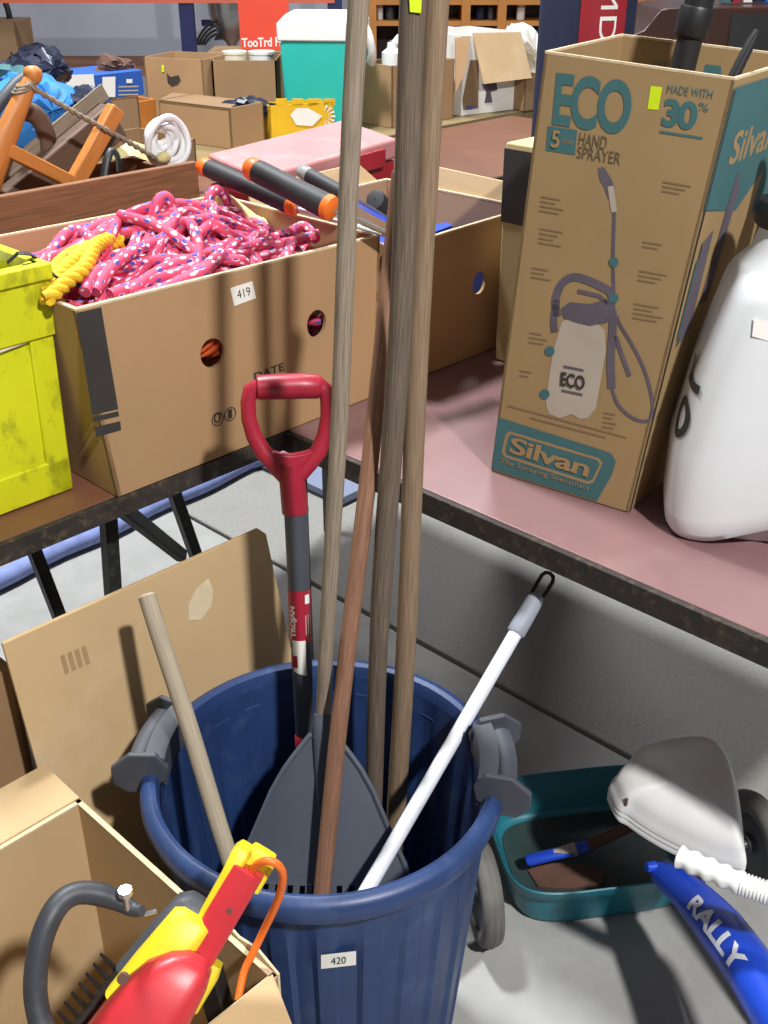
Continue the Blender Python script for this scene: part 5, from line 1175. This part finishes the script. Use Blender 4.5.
for i in range(8): m.quad([i, i+1, 10+i, 9+i])
obj('red_panel', m, D['bag_red'], gbag, recalc=False)
zb0 = PY(590, 46, gby - 0.11).z
text_on('AND-', lambda x, y: BG(R(-86) + R(20)*(1-y) , zb0 - 0.02 + 0.20*(1-x), 0.005), D['white'], gbag, space=1.05)
obj('carry_strap', MB().tube([BG(R(-20), 1.55, .004), BG(R(-14), 1.48, .02), BG(R(-14), 1.40, .022), BG(R(-18), 1.34, .004)], (0.003, 0.012), 8), D['navy'], gbag)

# ================================================================ RACK, POSTER, SHELVES FAR BEHIND
rk_y = 7.6
rz = lambda py: PY(384, py, rk_y).z
rx = lambda px, py: PY(px, py, rk_y).x
rack = thing('storage_rack', 'steel storage rack with navy uprights and orange beam along the back wall', 'rack', V((-1.6, rk_y, 0)))
for px in (-60, 187, 335):
    x = rx(px, 25); obj('upright', MB().hexa([(x-.045, rk_y, 0.002), (x+.045, rk_y, 0.002), (x+.045, rk_y+.06, 0.002), (x-.045, rk_y+.06, 0.002)], [(x-.045, rk_y, 2.4), (x+.045, rk_y, 2.4), (x+.045, rk_y+.06, 2.4), (x-.045, rk_y+.06, 2.4)]), D['navy_steel'], rack)
x0, x1 = rx(-60, 25), rx(335, 25)
zt = rz(3)
obj('beam', MB().hexa([(x0, rk_y-.01, zt), (x1, rk_y-.01, zt), (x1, rk_y+.03, zt), (x0, rk_y+.03, zt)], [(x0, rk_y-.01, zt+.1), (x1, rk_y-.01, zt+.1), (x1, rk_y+.03, zt+.1), (x0, rk_y+.03, zt+.1)]), D['beam_orange'], rack)
zl = rz(70)
obj('shelf_board', MB().hexa([(x0, rk_y+.03, zl-.04), (x1, rk_y+.03, zl-.04), (x1, rk_y+.8, zl-.04), (x0, rk_y+.8, zl-.04)], [(x0, rk_y+.03, zl), (x1, rk_y+.03, zl), (x1, rk_y+.8, zl), (x0, rk_y+.8, zl)]), D['crate_wood'], rack)
z_ = rz(30); xa, xb = rx(190, 30), rx(335, 30)
obj('cross_rail', MB().hexa([(xa, rk_y+.5, z_-.02), (xb, rk_y+.5, z_-.02), (xb, rk_y+.53, z_-.02), (xa, rk_y+.53, z_-.02)], [(xa, rk_y+.5, z_+.02), (xb, rk_y+.5, z_+.02), (xb, rk_y+.53, z_+.02), (xa, rk_y+.53, z_+.02)]), D['navy_steel'], rack)
# things on the rack
def far_box(name, label, x0, y0, x1, y1, Yd, dep, mat, cat='box'):
    a, b = PY(x0, y1, Yd), PY(x1, y1, Yd); h = PY(x0, y0, Yd).z - a.z; dd = V((0, dep, 0))
    bb = [a, b, b+dd, a+dd]; return tag(obj(name, MB().hexa(bb, [p + ZU*h for p in bb]), D[mat], bevel=0.004), label, cat)
far_box('brown_box', 'tall dark brown box on the rack at the top left corner', -30, 22, 20, 69, rk_y+.1, .4, 'card_dark', 'box')
m = MB().tube([PY(5, 2, rk_y+.35), PY(8, 10, rk_y+.35), PY(11, 24, rk_y+.35)], 0.02, 8); tag(obj('hanging_hose', m, D['black']), 'short black hose hanging above the tall brown box', 'hose')
pb_ = thing('blue_box', 'blue and white printed flat box lying on the left table behind the bags', 'box', PW(120, 108, 2.0))
dd = W*0.2; hh = 0.075
bb = [PW(68, 104, 1.95), PW(145, 100, 1.95)]; bb[1].z = bb[0].z; bb += [bb[1]+dd, bb[0]+dd]
obj('body', MB().hexa([V((p.x, p.y, p.z)) for p in bb], [p + ZU*hh for p in bb]), D['blue_print'], pb_, bevel=0.002)
pq = facing(bb[0], bb[1]-bb[0], ZU)
decal('white_print', [[(66, 75), (93, 74), (96, 98), (66, 99)], [(102, 77), (115, 76.5), (115, 97), (102, 97)], [(126, 79), (132, 79), (132, 83), (126, 83)]], pq, D['paper'], pb_, off=0.002)
for j in range(3): decal('white_print', [[(118, 86 + 4*j), (138, 85.5 + 4*j), (138, 87 + 4*j), (118, 87.5 + 4*j)]], pq, D['pale_ink'], pb_, off=0.002)
boxcart('support_carton', 'brown carton under the blue printed box', UW(0.72, 1.95, Z1), UW(1.10, 1.95, Z1), bb[0].z - Z1 - 0.004, 0.22, 'card_dark', closed=True)
blob([(98, 72), (100, 60), (110, 55), (122, 60), (132, 62), (132, 72), (115, 74)], 2.03, .9, 'rust', 'gardening_gloves', 'brown crumpled gloves on top of the blue printed box', 'gloves', 0.08, 12)
# urn and cables on the rack
p = PY(232, 44, rk_y+.3); tag(obj('metal_urn', MB().lathe([(0.001, 0), (.10, 0), (.09, .03), (.03, .08), (.03, .12), (.09, .2), (.14, .3), (.15, .42), (.001, .42)], V((p.x, p.y, zl+.002)), 24), D['steel']), 'dark metal urn on the rack left of the red poster', 'urn')
m = MB(); 
for i in range(4):
    a = PY(195 + 3*i, 45, rk_y+.2); m.tube(smooth([a, PY(205 + 2*i, 28 + 3*i, rk_y+.2), PY(218, 22 + 4*i, rk_y+.2), PY(224 - 3*i, 40, rk_y+.2)], 5), 0.008, 6)
tag(obj('loose_cables', m, D['black'], ang=80), 'loose dark cables tangled on the rack beside the urn', 'cables')
# poster board
pp = [PY(241, 50, 5.6), PY(289, 50, 5.6)]
po = thing('poster_board', 'orange-red poster board with white lettering behind the cool box', 'poster', PY(265, 50, 5.6))
a, b_ = PY(241, 50, 5.6), PY(290, 50, 5.6); top_ = PY(240, -30, 5.6).z
base_z = 0.745
obj('board', MB().hexa([a, b_, b_ + V((0, .02, 0)), a + V((0, .02, 0))], [V((a.x-.005, a.y, top_)), V((b_.x, b_.y, top_)), V((b_.x, b_.y+.02, top_)), V((a.x-.005, a.y+.02, top_))]), D['poster'], po)
text_px('TooTrd Flat', (242, 47.5), (289, 46), (241.5, 38), (a, V((0, -1, 0))), D['paper'], po, 0.03, off=0.003)
boxcart('poster_stand', 'pale carton the red poster stands on', V((a.x - .15, 5.5, 0.002)), V((b_.x + .1, 5.5, 0.002)), a.z - 0.008, 0.3, 'card_dark', closed=True)
# bookcase far right
bk = thing('bookcase', 'honey coloured wooden bookcase against the far wall', 'bookcase', V((1.2, 8.3, 0)))
bz = lambda py: PY(384, py, 8.3).z
bx0, bx1 = PY(368, 15, 8.3).x, PY(655, 15, 8.3).x; H_ = 1.7
for px in (372, 404, 466, 502, 556, 600, 652):
    x = PY(px, 15, 8.3).x; obj('upright', MB().hexa([(x-.03, 8.3, .002), (x+.03, 8.3, .002), (x+.03, 8.7, .002), (x-.03, 8.7, .002)], [(x-.03, 8.3, H_), (x+.03, 8.3, H_), (x+.03, 8.7, H_), (x-.03, 8.7, H_)]), D['shelf_wood'], bk)
for z in (0.1, 0.5, bz(26), bz(5), H_-.03):
    obj('shelf', MB().hexa([(bx0, 8.31, z), (bx1, 8.31, z), (bx1, 8.69, z), (bx0, 8.69, z)], [(bx0, 8.31, z+.03), (bx1, 8.31, z+.03), (bx1, 8.69, z+.03), (bx0, 8.69, z+.03)]), D['shelf_wood'], bk)
obj('back_board', MB().hexa([(bx0, 8.69, .01), (bx1, 8.69, .01), (bx1, 8.71, .01), (bx0, 8.71, .01)], [(bx0, 8.69, H_), (bx1, 8.69, H_), (bx1, 8.71, H_), (bx0, 8.71, H_)]), D['dark_wood'], bk)
rnd = random.Random(21)
for px, w_, mt_, lb in ((380, 6, 'paper', 'white jar on the bookcase shelf left of the poles'), (390, 8, 'grey_plastic', 'grey jar on the bookcase shelf next to the white jar'), (480, 8, 'navy', 'dark jar on the bookcase shelf above the white box'), (520, 8, 'paper', 'white jar on the bookcase shelf above the drooping flap'), (490, 6, 'grey_plastic', 'grey jar on the bookcase above the white box')):
    p = PY(px, 26, 8.42); p.z = bz(26) + .032; s = w_/1100*8*.5
    tag(obj('jar', MB().lathe([(.001, 0), (s, 0), (s, .09), (s*.7, .11), (s*.7, .13), (.001, .13)], p, 16), D[mt_]), lb, 'jar')
# dark sideboard right
sbd = thing('dark_sideboard', 'dark varnished wooden sideboard with curved end behind the sprayer box', 'sideboard', V((1.9, 5.1, 0)))
SY = 4.9
S_ = lambda x, y: PY(x, y, SY)
prof = [S_(628, 60), S_(628, 40), S_(634, 34), S_(644, 30), S_(652, 20), S_(660, 10), S_(670, 8), S_(860, 6), S_(860, 60)]
low_ = [V((prof[0].x, SY, .002))] ; pro = [V((prof[0].x, SY, .002))] + prof[1:-1] + [V((prof[-1].x, SY, .002))]
obj('carcass', MB().prism(pro, V((0, .45, 0))), D['dark_wood'], sbd, bevel=0.006)
a = S_(725, 60); c = S_(860, 14); obj('grey_door', MB().hexa([(a.x, SY-.01, .05), (c.x, SY-.01, .05), (c.x, SY, .05), (a.x, SY, .05)], [(a.x, SY-.01, c.z), (c.x, SY-.01, c.z), (c.x, SY, c.z), (a.x, SY, c.z)]), D['black'], sbd)
zs_ = S_(700, 7).z
for i, mt_ in enumerate(('teal_ink', 'bag_red', 'paper', 'navy', 'blue_print')):
    x = S_(738 + 11*i, 6).x; tag(obj('small_box', MB().box((x, 5.1, zs_ + .035), (.018, 0, 0), (0, .03, 0), (0, 0, .03)), D[mt_], bevel=.002), '%s small box on the dark sideboard' % ('teal', 'red', 'white', 'navy', 'blue')[i], 'box', 'small boxes on the dark sideboard')
